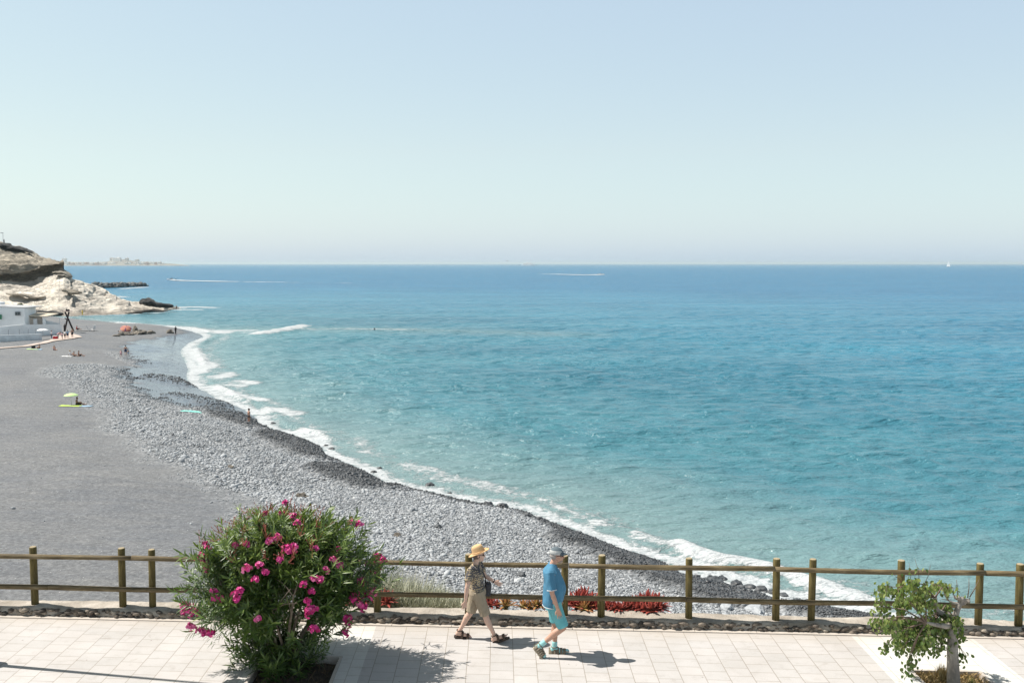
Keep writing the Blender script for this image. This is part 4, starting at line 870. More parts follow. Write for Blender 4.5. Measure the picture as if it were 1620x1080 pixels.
def body(J, mat, vox, sc=1.0, girth=1.0, hero=True, face=(1, 0, 0), name='person', neck=.052):
    m = MB(); G = girth; r = lambda v: v*sc
    for S, s in (('R', -1), ('L', 1)):
        m.limb([J['hip'+S], L3(J['hip'+S], J['kn'+S], .45), J['kn'+S]], [r(.088*G), r(.074*G), r(.054)]); kn, an = Vector(J['kn'+S]), Vector(J['an'+S])
        back = Vector((-.012, 0, 0))*sc; m.limb([kn, L3(kn, an, .32)+back, L3(kn, an, .75), an], [r(.053), r(.056), r(.037), r(.034)])
        he, to = Vector(J['he'+S]), Vector(J['to'+S]); m.limb([he, an], [r(.034), r(.036)], 10); m.limb([he, L3(he, to, .55)+Vector((0, 0, .004)), L3(he, to, .88)], [r(.033), r(.034), r(.026)], 10); m.cap(L3(an, he, .3), L3(he, to, .6), r(.032), r(.028))
        if hero:
            fd = (to-he).normalized(); sd_ = Vector((0, 0, 1)).cross(fd).normalized() if abs(fd.z) < .9 else Vector((0, 1, 0))
            for k in range(5):
                b = L3(he, to, .84-.02*k)+sd_*s*(-.028+.0145*k); m.cap(b, b+fd*(.05-.006*k)*sc, r(.011-.0008*k), r(.009-.0006*k), 8)
        sh, el, wr, ha = [Vector(J[k+S]) for k in ('sh', 'el', 'wr', 'ha')]
        m.limb([sh, L3(sh, el, .4), el], [r(.054*G), r(.045*G), r(.036)]); m.limb([el, L3(el, wr, .3), wr], [r(.036), r(.038), r(.025)])
        if hero: hand(m, wr, ha, J.get('side'+S, (1, 0, 0)), J.get('palm'+S, s), sc)
        else: m.limb([wr, L3(wr, ha, .6), ha], [r(.024), r(.03), r(.018)], 8)
    p, c, n_, h = [Vector(J[k]) for k in ('pel', 'chest', 'neck', 'head')]
    for s in (-1, 1): m.cap(L3(p, J['hipR' if s < 0 else 'hipL'], .5), L3(p, c, .4)+Vector((0, .045*s, 0)), r(.10*G), r(.085*G)); m.cap(c+Vector((0, .06*s, -.02)), J['shR' if s < 0 else 'shL'], r(.095*G), r(.055*G)); m.cap(L3(p, c, .4)+Vector((0, .045*s, 0)), c+Vector((0, .05*s, 0)), r(.088*G), r(.1*G))
    m.cap(c+Vector((0, 0, .06)), n_, r(.06), r(neck)); m.cap(n_, h+Vector((-.015, 0, -.04))*sc, r(neck), r(neck*.98))
    head(m, h, face, sc); return m.melt(name, mat, None, vox, 2)
def folds(o, amp=.006, k=(9, 9, 3.5), seed=0):
    me = o.data; n = len(me.vertices); co = np.empty(n*3); me.vertices.foreach_get('co', co); no = np.empty(n*3); me.vertices.foreach_get('normal', no); co = co.reshape(-1, 3); no = no.reshape(-1, 3)
    d = np.array([noise.noise(Vector((c[0]*k[0]+c[2]*2, c[1]*k[1]+seed, c[2]*k[2]+c[0]*5)))+.5*noise.noise(Vector((c[0]*k[0]*2.3+c[2]*7, c[1]*k[1]*2+seed, c[2]*k[2]*2.2))) for c in co])
    me.vertices.foreach_set('co', (co+no*(d*amp)[:, None]).ravel()); me.update()
# --- hero man
SK_M = skin('tanned skin', (.48, .28, .2)); SK_W = skin('light skin', (.6, .4, .31))
ppos = atz(874, 1036, PZ); MP = Vector([float(q) for q in ppos])
J = dict(pel=(0, 0, .93), chest=(-.02, 0, 1.26), neck=(.0, 0, 1.43), head=(.065, 0, 1.565), hipR=(.015, -.095, .89), hipL=(.0, .095, .9), knR=(.155, -.10, .475), anR=(-.185, -.09, .20), heR=(-.235, -.09, .165), toR=(-.125, -.1, .03),
         knL=(.055, .1, .485), anL=(.035, .09, .10), heL=(-.01, .09, .04), toL=(.245, .09, .032), shR=(-.045, -.205, 1.345), elR=(-.02, -.265, 1.065), wrR=(.065, -.265, .83), haR=(.10, -.25, .7), shL=(-.01, .205, 1.345), elL=(.0, .27, 1.07), wrL=(.10, .25, .85), haL=(.14, .24, .72), sideR=(1, 0, .3), sideL=(1, 0, .3), palmR=1, palmL=-1)
man = body(J, SK_M, .0058, 1.0, 1.08, face=(1, 0, -.06)); man.location = MP; tag(man, 'man in blue T-shirt, turquoise shorts and grey cap walking ahead along the promenade', 'person')
def cloth(name, c, var=.1, sc=10, b=.6, bd=.012, **k):
    N = NT(name); P = N.obj(); n1 = N.noise(N.scale(P, (1, 1, .45)), sc, 4, .6, 1.2); n2 = N.noise(P, 90, 2)
    col = N.ramp(n1, (.3, tuple(v*(1-var) for v in c)), (.7, tuple(min(1, v*(1+var)) for v in c))); return N.fin(col, .85, N.bump(N.math('ADD', n1, N.math('MULTIPLY', n2, .1)), b, bd), **k)
M_BLUE = cloth('blue cotton', (.06, .2, .32)); M_WHT = cloth('white trim', (.6, .65, .68)); M_TURQ = cloth('turquoise cloth', (.13, .42, .46), .12, 8); M_SOCK = cloth('aqua sock', (.3, .58, .58), .05)
m = MB()
m.loft([(-.01, 0, .80, .142, .182), (.0, 0, .845, .154, .192), (.02, 0, .95, .17, .195), (.035, 0, 1.05, .178, .2), (.022, 0, 1.15, .162, .205), (.0, 0, 1.24, .145, .21), (-.02, 0, 1.33, .125, .205), (-.02, 0, 1.38, .095, .16), (-.012, 0, 1.425, .072, .085), (-.004, 0, 1.445, .066, .072)], 24)
for S, s in (('R', -1), ('L', 1)):
    sh, el = Vector(J['sh'+S]), Vector(J['el'+S]); m.tube([sh+Vector((0, -.04*s, .025)), sh+Vector((0, 0, .01)), L3(sh, el, .4), L3(sh, el, .84)], [.05, .073, .073, .074], 14); m.ball(sh, .07)
sh_ = m.melt('t_shirt', M_BLUE, man, .008, 4); folds(sh_, .016)
m = MB(); el, sh = Vector(J['elR']), Vector(J['shR'])
for S in 'RL':
    el, sh = Vector(J['el'+S]), Vector(J['sh'+S]); m.tube([L3(sh, el, .82), L3(sh, el, .86)], [.0745, .0755], 16)
for k in range(40):
    a, b = k/40*6.283, (k+1)/40*6.283; m.cap((-.01+.143*math.cos(a), .186*math.sin(a), .797), (-.01+.143*math.cos(b), .186*math.sin(b), .797), .006, .006, 5)
m.build('white_hem', M_WHT, sh_, True)
m = MB()
m.loft([(.0, 0, .75, .135, .168), (.0, 0, .82, .128, .165), (.01, 0, .9, .12, .16)], 20)
for S, s in (('R', -1), ('L', 1)):
    h, k = Vector(J['hip'+S])+Vector((0, 0, -.02)), Vector(J['kn'+S]); m.tube([h+Vector((0.01, 0, .0)), L3(h, k, .4)+Vector((.0, 0, 0)), L3(h, k, .96)+Vector((.0, 0, .0))], [.1, .098, .094], 16)
folds(m.melt('shorts', M_TURQ, man, .008, 3), .010, (12, 12, 3), 4)
def foot_gear(J, S, sock, sole, strap, parent, top=.11, s_=1):
    he, to, an = Vector(J['he'+S]), Vector(J['to'+S]), Vector(J['an'+S]); fd = (to-he).normalized(); up = (an-he); up = (up-fd*up.dot(fd)); up = up.normalized() if up.length > .01 else Vector((0, 0, 1)); sd_ = up.cross(fd).normalized()
    if sock:
        m = MB(); kn = Vector(J['kn'+S]); m.limb([he+up*.002, L3(he, to, .55), L3(he, to, .95)], [.039, .039, .033], 10); m.limb([he, an, L3(an, kn, .17)], [.038, .042, .044], 10); m.cap(L3(an, he, .3), L3(he, to, .6), .038, .034); m.melt('sock', sock, parent, .006, 1)
    m = MB(); pts = [(-.045, .028), (-.02, .038), (.1, .04), (.17, .047), (.235, .042), (.27, .022)]; L_ = (to-he).length/.24
    ring = [(x, w) for x, w in pts]+[(x, -w) for x, w in reversed(pts)]; vs = []
    for z in (-.062, -.036): vs += [he+fd*x*L_+sd_*w*s_+up*z for x, w in ring]
    n = len(ring); fs = [tuple(range(n-1, -1, -1)), tuple(range(n, 2*n))]+[(i, (i+1) % n, n+(i+1) % n, n+i) for i in range(n)]; m.add(vs, fs)
    o = m.build('sandal', sole, parent)
    m = MB()
    def band(x, hgt, w, th): 
        pp = [he+fd*x*L_+sd_*math.cos(a)*w+up*(-.04+(hgt+.04)*math.sin(a)) for a in [math.pi*k/10 for k in range(11)]]
        vs = [];  
        for p_ in pp: vs += [p_-fd*th, p_+fd*th]
        out = [v+(v-(he+fd*x*L_)).normalized()*.004 for v in vs]; n_ = len(vs); m.add(vs+out, [(2*i, 2*i+2, 2*i+3, 2*i+1) for i in range(10)]+[(n_+2*i, n_+2*i+1, n_+2*i+3, n_+2*i+2) for i in range(10)]+[(2*i, n_+2*i, n_+2*i+2, 2*i+2) for i in range(10)]+[(2*i+1, 2*i+3, n_+2*i+3, n_+2*i+1) for i in range(10)])
    band(.185, .038, .05, .018); band(.09, .055, .048, .016)
    if sock: band(.14, .046, .05, .016); band(.05, .06, .048, .02); band(.0, .035, .046, .04); m.tube([he+sd_*.045+fd*.06+up*.0, he-fd*.042+up*.045, he-sd_*.045+fd*.06], [.008]*3, 6)
    m.tube([an+(sd_*math.cos(a)+fd*math.sin(a))*.047+up*.0 for a in [k/12*6.283 for k in range(13)]], .008, 6)
    m.build('sandal_strap', strap, o, True)
M_SOLE = simple('light sandal sole', (.4, .33, .24), .7, .1, 20); M_STRAP = simple('brown olive strap', (.17, .14, .1), .7, .2, 20); M_SOLE2 = simple('dark sandal sole', (.045, .03, .022), .7, .1, 20); M_STRAP2 = simple('dark brown strap', (.07, .045, .03), .7, .2, 20)
for S in 'RL': foot_gear(J, S, M_SOCK, M_SOLE, M_STRAP, man)
# cap, hair, glasses, beard
q, M = head(MB(), J['head'], (1, 0, -.06))
M_CAPL = cloth('light grey cap cloth', (.42, .43, .42), .08, 20, .3, .003); M_CAPD = cloth('dark grey cap cloth', (.1, .13, .15), .1, 20, .3, .003)
m = MB(); m.ball(q(-.014, 0, .045), (.106, .088, .088), 20, 12, M)
b2 = MB(); b2.v = [v for v in m.v]; b2.f = m.f; b2.m = m.m
keep_z = .028; u_ax = M.col[2]
m2 = MB(); vs = [v if (Vector(v)-q(0, 0, keep_z)).dot(u_ax) > 0 else tuple(Vector(v)-u_ax*(Vector(v)-q(0, 0, keep_z)).dot(u_ax)) for v in m.v]; m2.add(vs, m.f)
cp_ = m2.build('cap', [M_CAPL, M_CAPD], man, True)
for p_ in cp_.data.polygons:
    c = M.inverted() @ (p_.center-q(0, 0, 0)); p_.material_index = 1 if (c.z > .085 or c.x > .055) else 0
m = MB(); vs = []; nn = 12
for r_ in (.0, 1.0):
    for k in range(nn+1):
        a = -1.15+2.3*k/nn; x = .055*0+.07*math.cos(a)+.078*r_*max(0, math.cos(a*1.15)); y = .082*math.sin(a); vs.append(q(x+.01, y, .034-.022*r_+.016*math.cos(a)))
vs += [v+u_ax*.006 for v in vs]; W_ = nn+1
fs = [(k, k+1, W_+k+1, W_+k) for k in range(nn)]+[(2*W_+k, 3*W_+k, 3*W_+k+1, 2*W_+k+1) for k in range(nn)]+[(W_+k, W_+k+1, 3*W_+k+1, 3*W_+k) for k in range(nn)]
m.add(vs, fs); m.build('cap_peak', M_CAPD, cp_, True)
M_HAIRG = simple('grey hair', (.33, .3, .28), .9, .3, 60, .6, .004); M_BLK = simple('black plastic', (.012, .012, .014), .25, .1, 10)
m = MB(); m.ball(q(-.035, 0, .0), (.078, .079, .058), 14, 10, M); m.build('hair', M_HAIRG, man, True)
m = MB(); m.ball(q(.052, 0, -.085), (.041, .045, .034), 12, 8, M); m.ball(q(.088, 0, -.052), (.012, .024, .012), 10, 6, M); m.build('beard', simple('grey beard stubble', (.36, .27, .22), .9, .2, 70, .5, .003), man, True)
m = MB()
for s in (-1, 1):
    m.ball(q(.084, .033*s, .013), (.012, .028, .018), 12, 8, M); m.cap(q(.08, .058*s, .018), q(-.01, .083*s, .01), .004, .004, 6)
m.cap(q(.097, .01, .018), q(.097, -.01, .018), .004, .004, 6); m.build('sunglasses', M_BLK, man, True)

# --- hero woman
ppos = atz(755, 1012, PZ); WP = Vector([float(q_) for q_ in ppos])
K = dict(pel=(0, 0, .84), chest=(-.035, 0, 1.1), neck=(-.015, 0, 1.275), head=(.03, 0, 1.395), hipR=(.02, -.085, .8), hipL=(-.01, .085, .8), knR=(.13, -.085, .45), anR=(.275, -.085, .115), heR=(.255, -.085, .04), toR=(.475, -.09, .115),
         knL=(-.10, .085, .44), anL=(-.285, .085, .13), heL=(-.325, .085, .075), toL=(-.105, .09, .03), shR=(-.095, -.155, 1.185), elR=(-.15, -.215, .935), wrR=(-.175, -.21, .71), haR=(-.2, -.2, .57), shL=(.035, .155, 1.19), elL=(.12, .21, .985), wrL=(.265, .2, .895), haL=(.36, .18, .85), sideR=(1, 0, .1), sideL=(0, 0, -1), palmR=1, palmL=1)
wom = body(K, SK_W, .0056, .93, .92, face=(1, 0, -.12), neck=.046); wom.location = WP; tag(wom, 'woman in straw hat, patterned shirt and khaki shorts striding behind the man', 'person')
N = NT('patterned shirt cloth'); P = N.obj()
wv = N.n('TexWave', wave_type='BANDS', bands_direction='Z'); N.l(N.scale(P, (1, 1, 1)), 0, wv, 0); wv.inputs['Scale'].default_value = 9; wv.inputs['Distortion'].default_value = 9; wv.inputs['Detail'].default_value = 2; wv.inputs['Detail Scale'].default_value = 5
vz = N.n('TexVoronoi'); N.put(vz, 'Vector', N.scale(P, (1, 1, 1.5))); vz.inputs['Scale'].default_value = 26; sc_ = N.n('SeparateColor'); N.l(vz, 'Color', sc_, 0)
col = N.ramp((wv, 'Fac'), (0, (.022, .026, .04)), (.42, (.03, .033, .05)), (.5, (.45, .38, .26)), (.7, (.55, .5, .42)), (1, (.4, .27, .1)))
col = N.mix(N.math('MULTIPLY', N.math('GREATER_THAN', (sc_, 'Red'), .6), .8), col, (.035, .04, .06))
M_PAT = N.fin(col, .85, N.bump(N.noise(P, 12, 4, .6, 1.), .6, .012))
M_KHAKI = cloth('khaki cloth', (.33, .27, .195), .14, 9); M_STRAW = simple('straw hat weave', (.62, .41, .21), .8, .1, 60, .4, .003); M_BAG = simple('dark bag cloth', (.035, .035, .042), .7, .2, 20)
m = MB()
m.loft([(.0, 0, .80, .12, .155), (.0, 0, .85, .128, .16), (-.01, 0, .93, .117, .145), (-.015, 0, 1.0, .125, .148), (-.025, 0, 1.08, .13, .155), (-.03, 0, 1.15, .112, .16), (-.03, 0, 1.2, .085, .135), (-.02, 0, 1.24, .06, .075)], 22)
m.ball((.045, -.055, 1.07), .062); m.ball((.05, .055, 1.07), .062)
for S, s in (('R', -1), ('L', 1)):
    sh, el = Vector(K['sh'+S]), Vector(K['el'+S]); m.tube([sh+Vector((.02, -.05*s, .02)), sh, L3(sh, el, .35), L3(sh, el, .62)], [.05, .062, .062, .064], 14); m.ball(sh, .06)
wsh = m.melt('patterned_shirt', M_PAT, wom, .0075, 3); folds(wsh, .010, seed=2)
m = MB(); m.loft([(.0, 0, .70, .13, .155), (0, 0, .78, .138, .168), (0, 0, .86, .125, .155)], 20)
for S, s in (('R', -1), ('L', 1)):
    h, k = Vector(K['hip'+S])+Vector((0, 0, -.02)), Vector(K['kn'+S]); m.tube([h+Vector((0, 0, .05)), L3(h, k, .5), L3(h, k, 1.02)], [.1, .093, .088], 16)
folds(m.melt('khaki_shorts', M_KHAKI, wom, .0075, 3), .010, (12, 12, 3), 8)
for S in 'RL': foot_gear(K, S, None, M_SOLE2, M_STRAP2, wom)
q, M = head(MB(), K['head'], (1, 0, -.12), .93)
T_ = Matrix.Rotation(R(-20), 3, 'Y')         # hat tipped back, brim down behind
def hp(x, y, z): return q(-.01, 0, .04)+T_ @ Vector((x, y, z))
m = MB(); vs = []; fs = []; n = 32; prof = [(.158, .002), (.160, -.008), (.140, -.008), (.118, -.002), (.098, .006), (.09, .035), (.083, .085), (.072, .112), (.045, .124), (.02, .114), (.002, .106)]
for r_, z in prof:
    for k in range(n):
        a = k/n*6.283; x, y = r_*math.cos(a), r_*math.sin(a)*.9; zz = z
        if r_ > .11: zz += .012*abs(math.sin(a))**2*(r_-.11)/.05-.012*max(0, -math.cos(a))*(r_-.1)/.06
        if z > .09: zz -= .016*abs(math.cos(a))**2*0+.012*math.exp(-(y/.02)**2)
        vs.append(hp(x*1.12, y, zz))
for i in range(len(prof)-1):
    for k in range(n): fs.append((i*n+k, i*n+(k+1) % n, (i+1)*n+(k+1) % n, (i+1)*n+k))
m.add(vs, fs); m.tube([hp(.102*math.cos(a), .085*math.sin(a), .014) for a in [k/24*6.283 for k in range(25)]], .008, 6)
ht = m.build('straw_hat', M_STRAW, wom, True)
m = MB(); m.ball(q(-.03, 0, -.01), (.088*.93, .08*.93, .075*.93), 14, 10, M); m.ball(q(-.06, 0, -.05), (.035, .055, .04), 10, 8, M); m.build('hair', simple('brown grey hair', (.12, .09, .07), .8, .3, 60, .6, .004), wom, True)
m = MB()
for s in (-1, 1): m.ball(q(.082, .032*s, .012), (.012, .026, .017), 12, 8, M); m.cap(q(.08, .056*s, .016), q(-.01, .08*s, .01), .0035, .0035, 6)
m.build('sunglasses', M_BLK, wom, True)
m = MB(); pts = [(-.06, -.165, 1.225), (-.02, -.15, 1.2), (.055, -.09, 1.16), (.10, .0, 1.10), (.12, .07, 1.02), (.13, .13, .93), (.12, .165, .86)]
for i in range(len(pts)-1):
    p0, p1 = Vector(pts[i]), Vector(pts[i+1]); m.tube([p0, p1], .011, 6)
m.tube([(-.06, -.165, 1.225), (-.12, -.12, 1.2), (-.15, 0, 1.1), (-.13, .12, .98), (.0, .18, .88)], .01, 6)
bag = m.build('bag_strap', M_BAG, wom, True)
m = MB(); m.box((0, 0, 0), (.10, .16, .2)); bg = m.build('shoulder_bag', M_BAG, bag); bg.location = (.165, .11, .80); bg.rotation_euler = (0, .1, .15)
bv = bg.modifiers.new('b', 'BEVEL'); bv.width = .02; bv.segments = 3
m = MB(); w = Vector(K['wrL']); d_ = (Vector(K['haL'])-w).normalized(); m.tube([w-d_*.008, w+d_*.008], [.031, .031], 12); m.build('wristwatch', M_BLK, wom, True)

# --- the small people of the beach
def small(px, py, pose, hgt, rz, skc, clothes, label, loc=None, mirror=1, cat='person'):
    s = hgt/1.7; V3 = lambda *a: (a[0]*s, a[1]*s*mirror, a[2]*s)
    if pose in ('stand', 'walk', 'bend', 'wade'):
        w = .14 if pose == 'walk' else .03
        P = dict(pel=V3(0, 0, .9), chest=V3(.0, 0, 1.23), neck=V3(.01, 0, 1.4), head=V3(.03, 0, 1.53), hipR=V3(0, -.09, .87), hipL=V3(0, .09, .87), knR=V3(w, -.1, .47), anR=V3(w*.9, -.1, .08), heR=V3(w*.9-.03, -.1, .04), toR=V3(w*.9+.18, -.12, .03), knL=V3(-w*.5, .1, .47), anL=V3(-w*1.6, .1, .08), heL=V3(-w*1.6-.03, .1, .04), toL=V3(-w*1.6+.18, .12, .03),
                 shR=V3(0, -.18, 1.34), elR=V3(-.03, -.24, 1.07), wrR=V3(.06, -.24, .84), haR=V3(.09, -.22, .74), shL=V3(0, .18, 1.34), elL=V3(-.03, .24, 1.07), wrL=V3(.05, .24, .84), haL=V3(.09, .22, .74))
        if pose == 'bend': P.update(pel=V3(-.08, 0, .88), chest=V3(.18, 0, 1.1), neck=V3(.33, 0, 1.2), head=V3(.44, 0, 1.25), shR=V3(.26, -.18, 1.16), shL=V3(.26, .18, 1.16), elR=V3(.36, -.2, .93), elL=V3(.36, .2, .93), wrR=V3(.46, -.18, .75), wrL=V3(.46, .18, .75), haR=V3(.5, -.16, .66), haL=V3(.5, .16, .66))
    elif pose == 'sit':
        P = dict(pel=V3(0, 0, .12), chest=V3(-.06, 0, .44), neck=V3(-.04, 0, .61), head=V3(.0, 0, .74), hipR=V3(.02, -.09, .1), hipL=V3(.02, .09, .1), knR=V3(.38, -.13, .36), anR=V3(.62, -.12, .08), heR=V3(.6, -.12, .04), toR=V3(.8, -.13, .05), knL=V3(.42, .13, .16), anL=V3(.8, .12, .07), heL=V3(.79, .12, .04), toL=V3(.86, .13, .22),
                 shR=V3(-.07, -.18, .54), elR=V3(.08, -.22, .34), wrR=V3(.28, -.17, .36), haR=V3(.36, -.15, .38), shL=V3(-.07, .18, .54), elL=V3(-.2, .24, .3), wrL=V3(-.24, .25, .08), haL=V3(-.28, .25, .03))
    else:  # lying
        P = dict(pel=V3(0, 0, .11), chest=V3(-.36, 0, .13), neck=V3(-.54, 0, .14), head=V3(-.68, 0, .15), hipR=V3(.05, -.09, .1), hipL=V3(.05, .09, .1), knR=V3(.4, -.12, .28), anR=V3(.6, -.12, .07), heR=V3(.58, -.12, .04), toR=V3(.75, -.13, .05), knL=V3(.46, .1, .08), anL=V3(.85, .1, .06), heL=V3(.87, .1, .04), toL=V3(.9, .12, .2),
                 shR=V3(-.47, -.18, .12), elR=V3(-.3, -.28, .06), wrR=V3(-.08, -.28, .05), haR=V3(.02, -.26, .05), shL=V3(-.47, .18, .12), elL=V3(-.62, .32, .06), wrL=V3(-.78, .2, .07), haL=V3(-.82, .14, .07))
    o = body(P, skc, .017, s, 1.0, hero=False, neck=.05); p = loc or ground(px, py); o.location = p; o.rotation_euler = (0, 0, rz); tag(o, label, cat)
    v = {k: Vector(c) for k, c in P.items()}
    for kind, mat in clothes:
        m = MB()
        if kind == 'trunks':
            m.cap(v['pel'], L3(v['pel'], v['chest'], .3), .155*s, .14*s)
            for S in 'RL': m.cap(v['hip'+S], L3(v['hip'+S], v['kn'+S], .55), .11*s, .098*s)
            m.melt('swim_shorts', mat, o, .02, 2)
        elif kind == 'trousers':
            m.cap(v['pel'], L3(v['pel'], v['chest'], .3), .15*s, .14*s)
            for S in 'RL': m.limb([v['hip'+S], v['kn'+S], L3(v['kn'+S], v['an'+S], .8)], [.11*s, .08*s, .06*s])
            m.melt('trousers', mat, o, .02, 2)
        elif kind == 'bottom': m.cap(v['hipR'], v['hipL'], .118*s, .118*s); m.cap(v['pel'], L3(v['pel'], v['chest'], .12), .125*s, .12*s); m.melt('bikini_bottom', mat, o, .02, 2)
        elif kind == 'top': a_ = L3(v['chest'], v['pel'], .05); m.cap(a_+Vector((.02, .05, 0))*s, a_+Vector((.02, -.05, 0))*s, .118*s, .118*s); m.melt('bikini_top', mat, o, .02, 2)
        elif kind == 'shirt':
            for q_ in (-1, 1): m.cap(v['pel']+Vector((0, .04*q_, .06))*s, v['chest']+Vector((0, .06*q_, 0))*s, .125*s, .12*s); m.cap(v['chest']+Vector((0, .05*q_, .02))*s, v['sh'+('R' if q_*mirror < 0 else 'L')], .105*s, .07*s)
            for S in 'RL': m.cap(v['sh'+S], L3(v['sh'+S], v['el'+S], .7), .072*s, .062*s)
            m.melt('shirt', mat, o, .02, 2)
        elif kind == 'dress': m.tube([v['neck']-Vector((0, 0, .1*s)), v['chest'], v['pel'], v['pel']-Vector((0, 0, .32*s))], [.08*s, .16*s, .17*s, .24*s], 14); m.build('dress', mat, o, True)
        elif kind == 'hair': m.ball(v['head']+Vector((-.025, 0, .02))*s, (.1*s, .09*s, .105*s)); m.build('hair', mat, o, True)
        elif kind == 'hat': m.lathe([(.17*s, 0), (.17*s, .015), (.1*s, .02), (.09*s, .1), (.03*s, .12)], v['head']+Vector((0, 0, .05*s))); m.build('sun_hat', mat, o, True)
    return o
HB = simple('dark hair', (.03, .022, .018), .7, .2, 20); HL = simple('fair hair', (.3, .2, .1), .7, .2, 20); BK = simple('black cloth', (.015, .016, .022), .8, .2, 10); NV = simple('navy cloth', (.03, .045, .11), .8, .2, 10); WH = simple('white cloth', (.8, .8, .8), .8, .1, 10)
RD = simple('red cloth', (.5, .03, .04), .8, .1, 10); PK = simple('pink cloth', (.6, .36, .38), .8, .1, 10); GR = simple('grey cloth', (.25, .26, .28), .8, .1, 10); YL = simple('yellow cloth', (.75, .5, .04), .8, .1, 10); BL = simple('pale blue cloth', (.28, .42, .55), .8, .1, 10); GN = simple('lime cloth', (.5, .68, .3), .8, .08, 10); TQ = simple('turquoise towel', (.22, .6, .53), .85, .08, 10); OR = simple('orange parasol cloth', (.5, .2, .13), .8, .12, 5); PU = simple('purple cloth', (.16, .05, .12), .8, .1, 10)
SK1 = skin('tan skin', (.46, .26, .18)); SK2 = skin('brown skin', (.25, .13, .085))
small(394, 672, 'stand', 1.68, .6, SK1, [('bottom', BK), ('top', BK), ('hair', HB)], 'bather in dark bikini standing on the cobbles at the edge of the surf')
small(199, 562.5, 'walk', 1.75, 1.9, SK1, [('trunks', NV), ('hair', HB)], 'tallest of the three bathers standing on the dark sand before the lagoon')
small(203, 563, 'stand', 1.05, 2.1, SK1, [('trunks', BL), ('hair', HB)], 'small child standing right beside the tall bather on dark sand')
small(191.5, 565, 'walk', 1.25, 1.5, SK1, [('dress', PK), ('hair', HL)], 'child in pink dress a little left of the tall bather')
small(278, 528.5, 'stand', 1.75, 2.6, SK2, [('trousers', BK), ('shirt', BK), ('hair', HB)], 'lone dark dressed figure standing at the tip of the sand spit')
small(111, 562.5, 'sit', 1.7, .2, SK1, [('trunks', WH), ('shirt', WH), ('hair', HL)], 'leftmost sunbather of the three sitting in a row, in white')
small(117.3, 563.5, 'sit', 1.6, -.1, SK1, [('bottom', BK), ('hair', HB)], 'middle sunbather of the three sitting in a row on dark sand')
small(125, 563.5, 'sit', 1.75, .1, SK1, [('trunks', BK), ('hair', HB)], 'rightmost sunbather of the three sitting in a row, legs stretched out')
small(86, 553.8, 'sit', 1.7, -.8, SK1, [('trunks', PU), ('hair', HB)], 'lone sunbather sitting on the sand below the pale path')
small(62, 552, 'sit', 1.7, 2.9, SK1, [('trunks', BK), ('hair', HB)], 'sunbather sitting on a towel next to a black bag by the path')
small(81.6, 536, 'stand', 1.65, .2, SK1, [('trousers', NV), ('shirt', WH), ('hair', HB)], 'person in white top and navy trousers left of the red cooler box')
small(92, 536.5, 'bend', 1.75, 0., SK1, [('trousers', GR), ('shirt', PK), ('hair', HB)], 'person in pink top and grey trousers bending beside the red box')
small(98.5, 537, 'bend', 1.6, 3.0, SK1, [('trunks', GR), ('shirt', PK), ('hair', HL)], 'stooping person in pink between the bending person and the group')
small(102.8, 536.2, 'stand', 1.6, 1.2, SK1, [('trunks', BK), ('shirt', WH), ('hair', HB)], 'person in white shirt and dark shorts on the pale paving')
small(107, 535.8, 'stand', 1.7, 2.0, SK1, [('trunks', NV), ('shirt', BL), ('hair', HB)], 'person in pale blue shirt and navy shorts on the pale paving')
small(114.4, 534.5, 'stand', 1.8, 2.4, SK1, [('trunks', BK), ('hair', HL)], 'shirtless man in black shorts at the right end of the paving group')
small(102.3, 525.6, 'stand', 1.75, 1.0, SK2, [('trousers', BK), ('shirt', BK), ('hair', HB)], 'dark dressed person leaning by the left leg of the crossed timber frame')
small(122, 521.5, 'sit', 1.7, .3, SK1, [('shirt', RD), ('trunks', BK), ('hair', HB)], 'person in red sitting beyond the crossed timber frame')
small(122.5, 641, 'sit', 1.72, .1, SK2, [('trunks', BK), ('hair', HB)], 'sunbather with dark hair sitting on a lime towel beside the green parasol')
small(203, 525.5, 'sit', 1.7, .5, SK1, [('trunks', PU), ('hair', HB)], 'person sitting under the right side of the orange parasol')
small(193, 525, 'lie', 1.7, .3, SK1, [('bottom', PU), ('hair', HB)], 'person lying under the left side of the orange parasol')
p = Vector([float(v) for v in atz(592.5, 522.5, 0)]); small(0, 0, 'stand', 1.75, 1, SK2, [('shirt', BK), ('hair', HB)], 'lone swimmer standing shoulder deep far out in the calm sea', loc=p-Vector((0, 0, 1.05)))
p = Vector([float(v) for v in atz(136, 497.8, .6)]); small(0, 0, 'stand', 1.7, 1, SK1, [('trousers', YL), ('shirt', YL), ('hair', HB)], 'person in yellow at the foot of the pale rocks', loc=p+Vector((0, -2.5, 0)))
p = Vector([float(v) for v in aty(279.3, 490.0, float(atz(279, 489, 0)[1])-1)]); small(0, 0, 'stand', 1.7, 1, SK2, [('trunks', BK), ('hair', HB)], 'tiny figure standing at the outermost tip of the headland', loc=p)
p = Vector([float(v) for v in aty(6.6, 385.6, Yr+14)]); small(0, 0, 'stand', 1.75, 1, SK2, [('trousers', BK), ('shirt', BK), ('hair', HB)], 'distant walker standing on top of the cliff', loc=p)

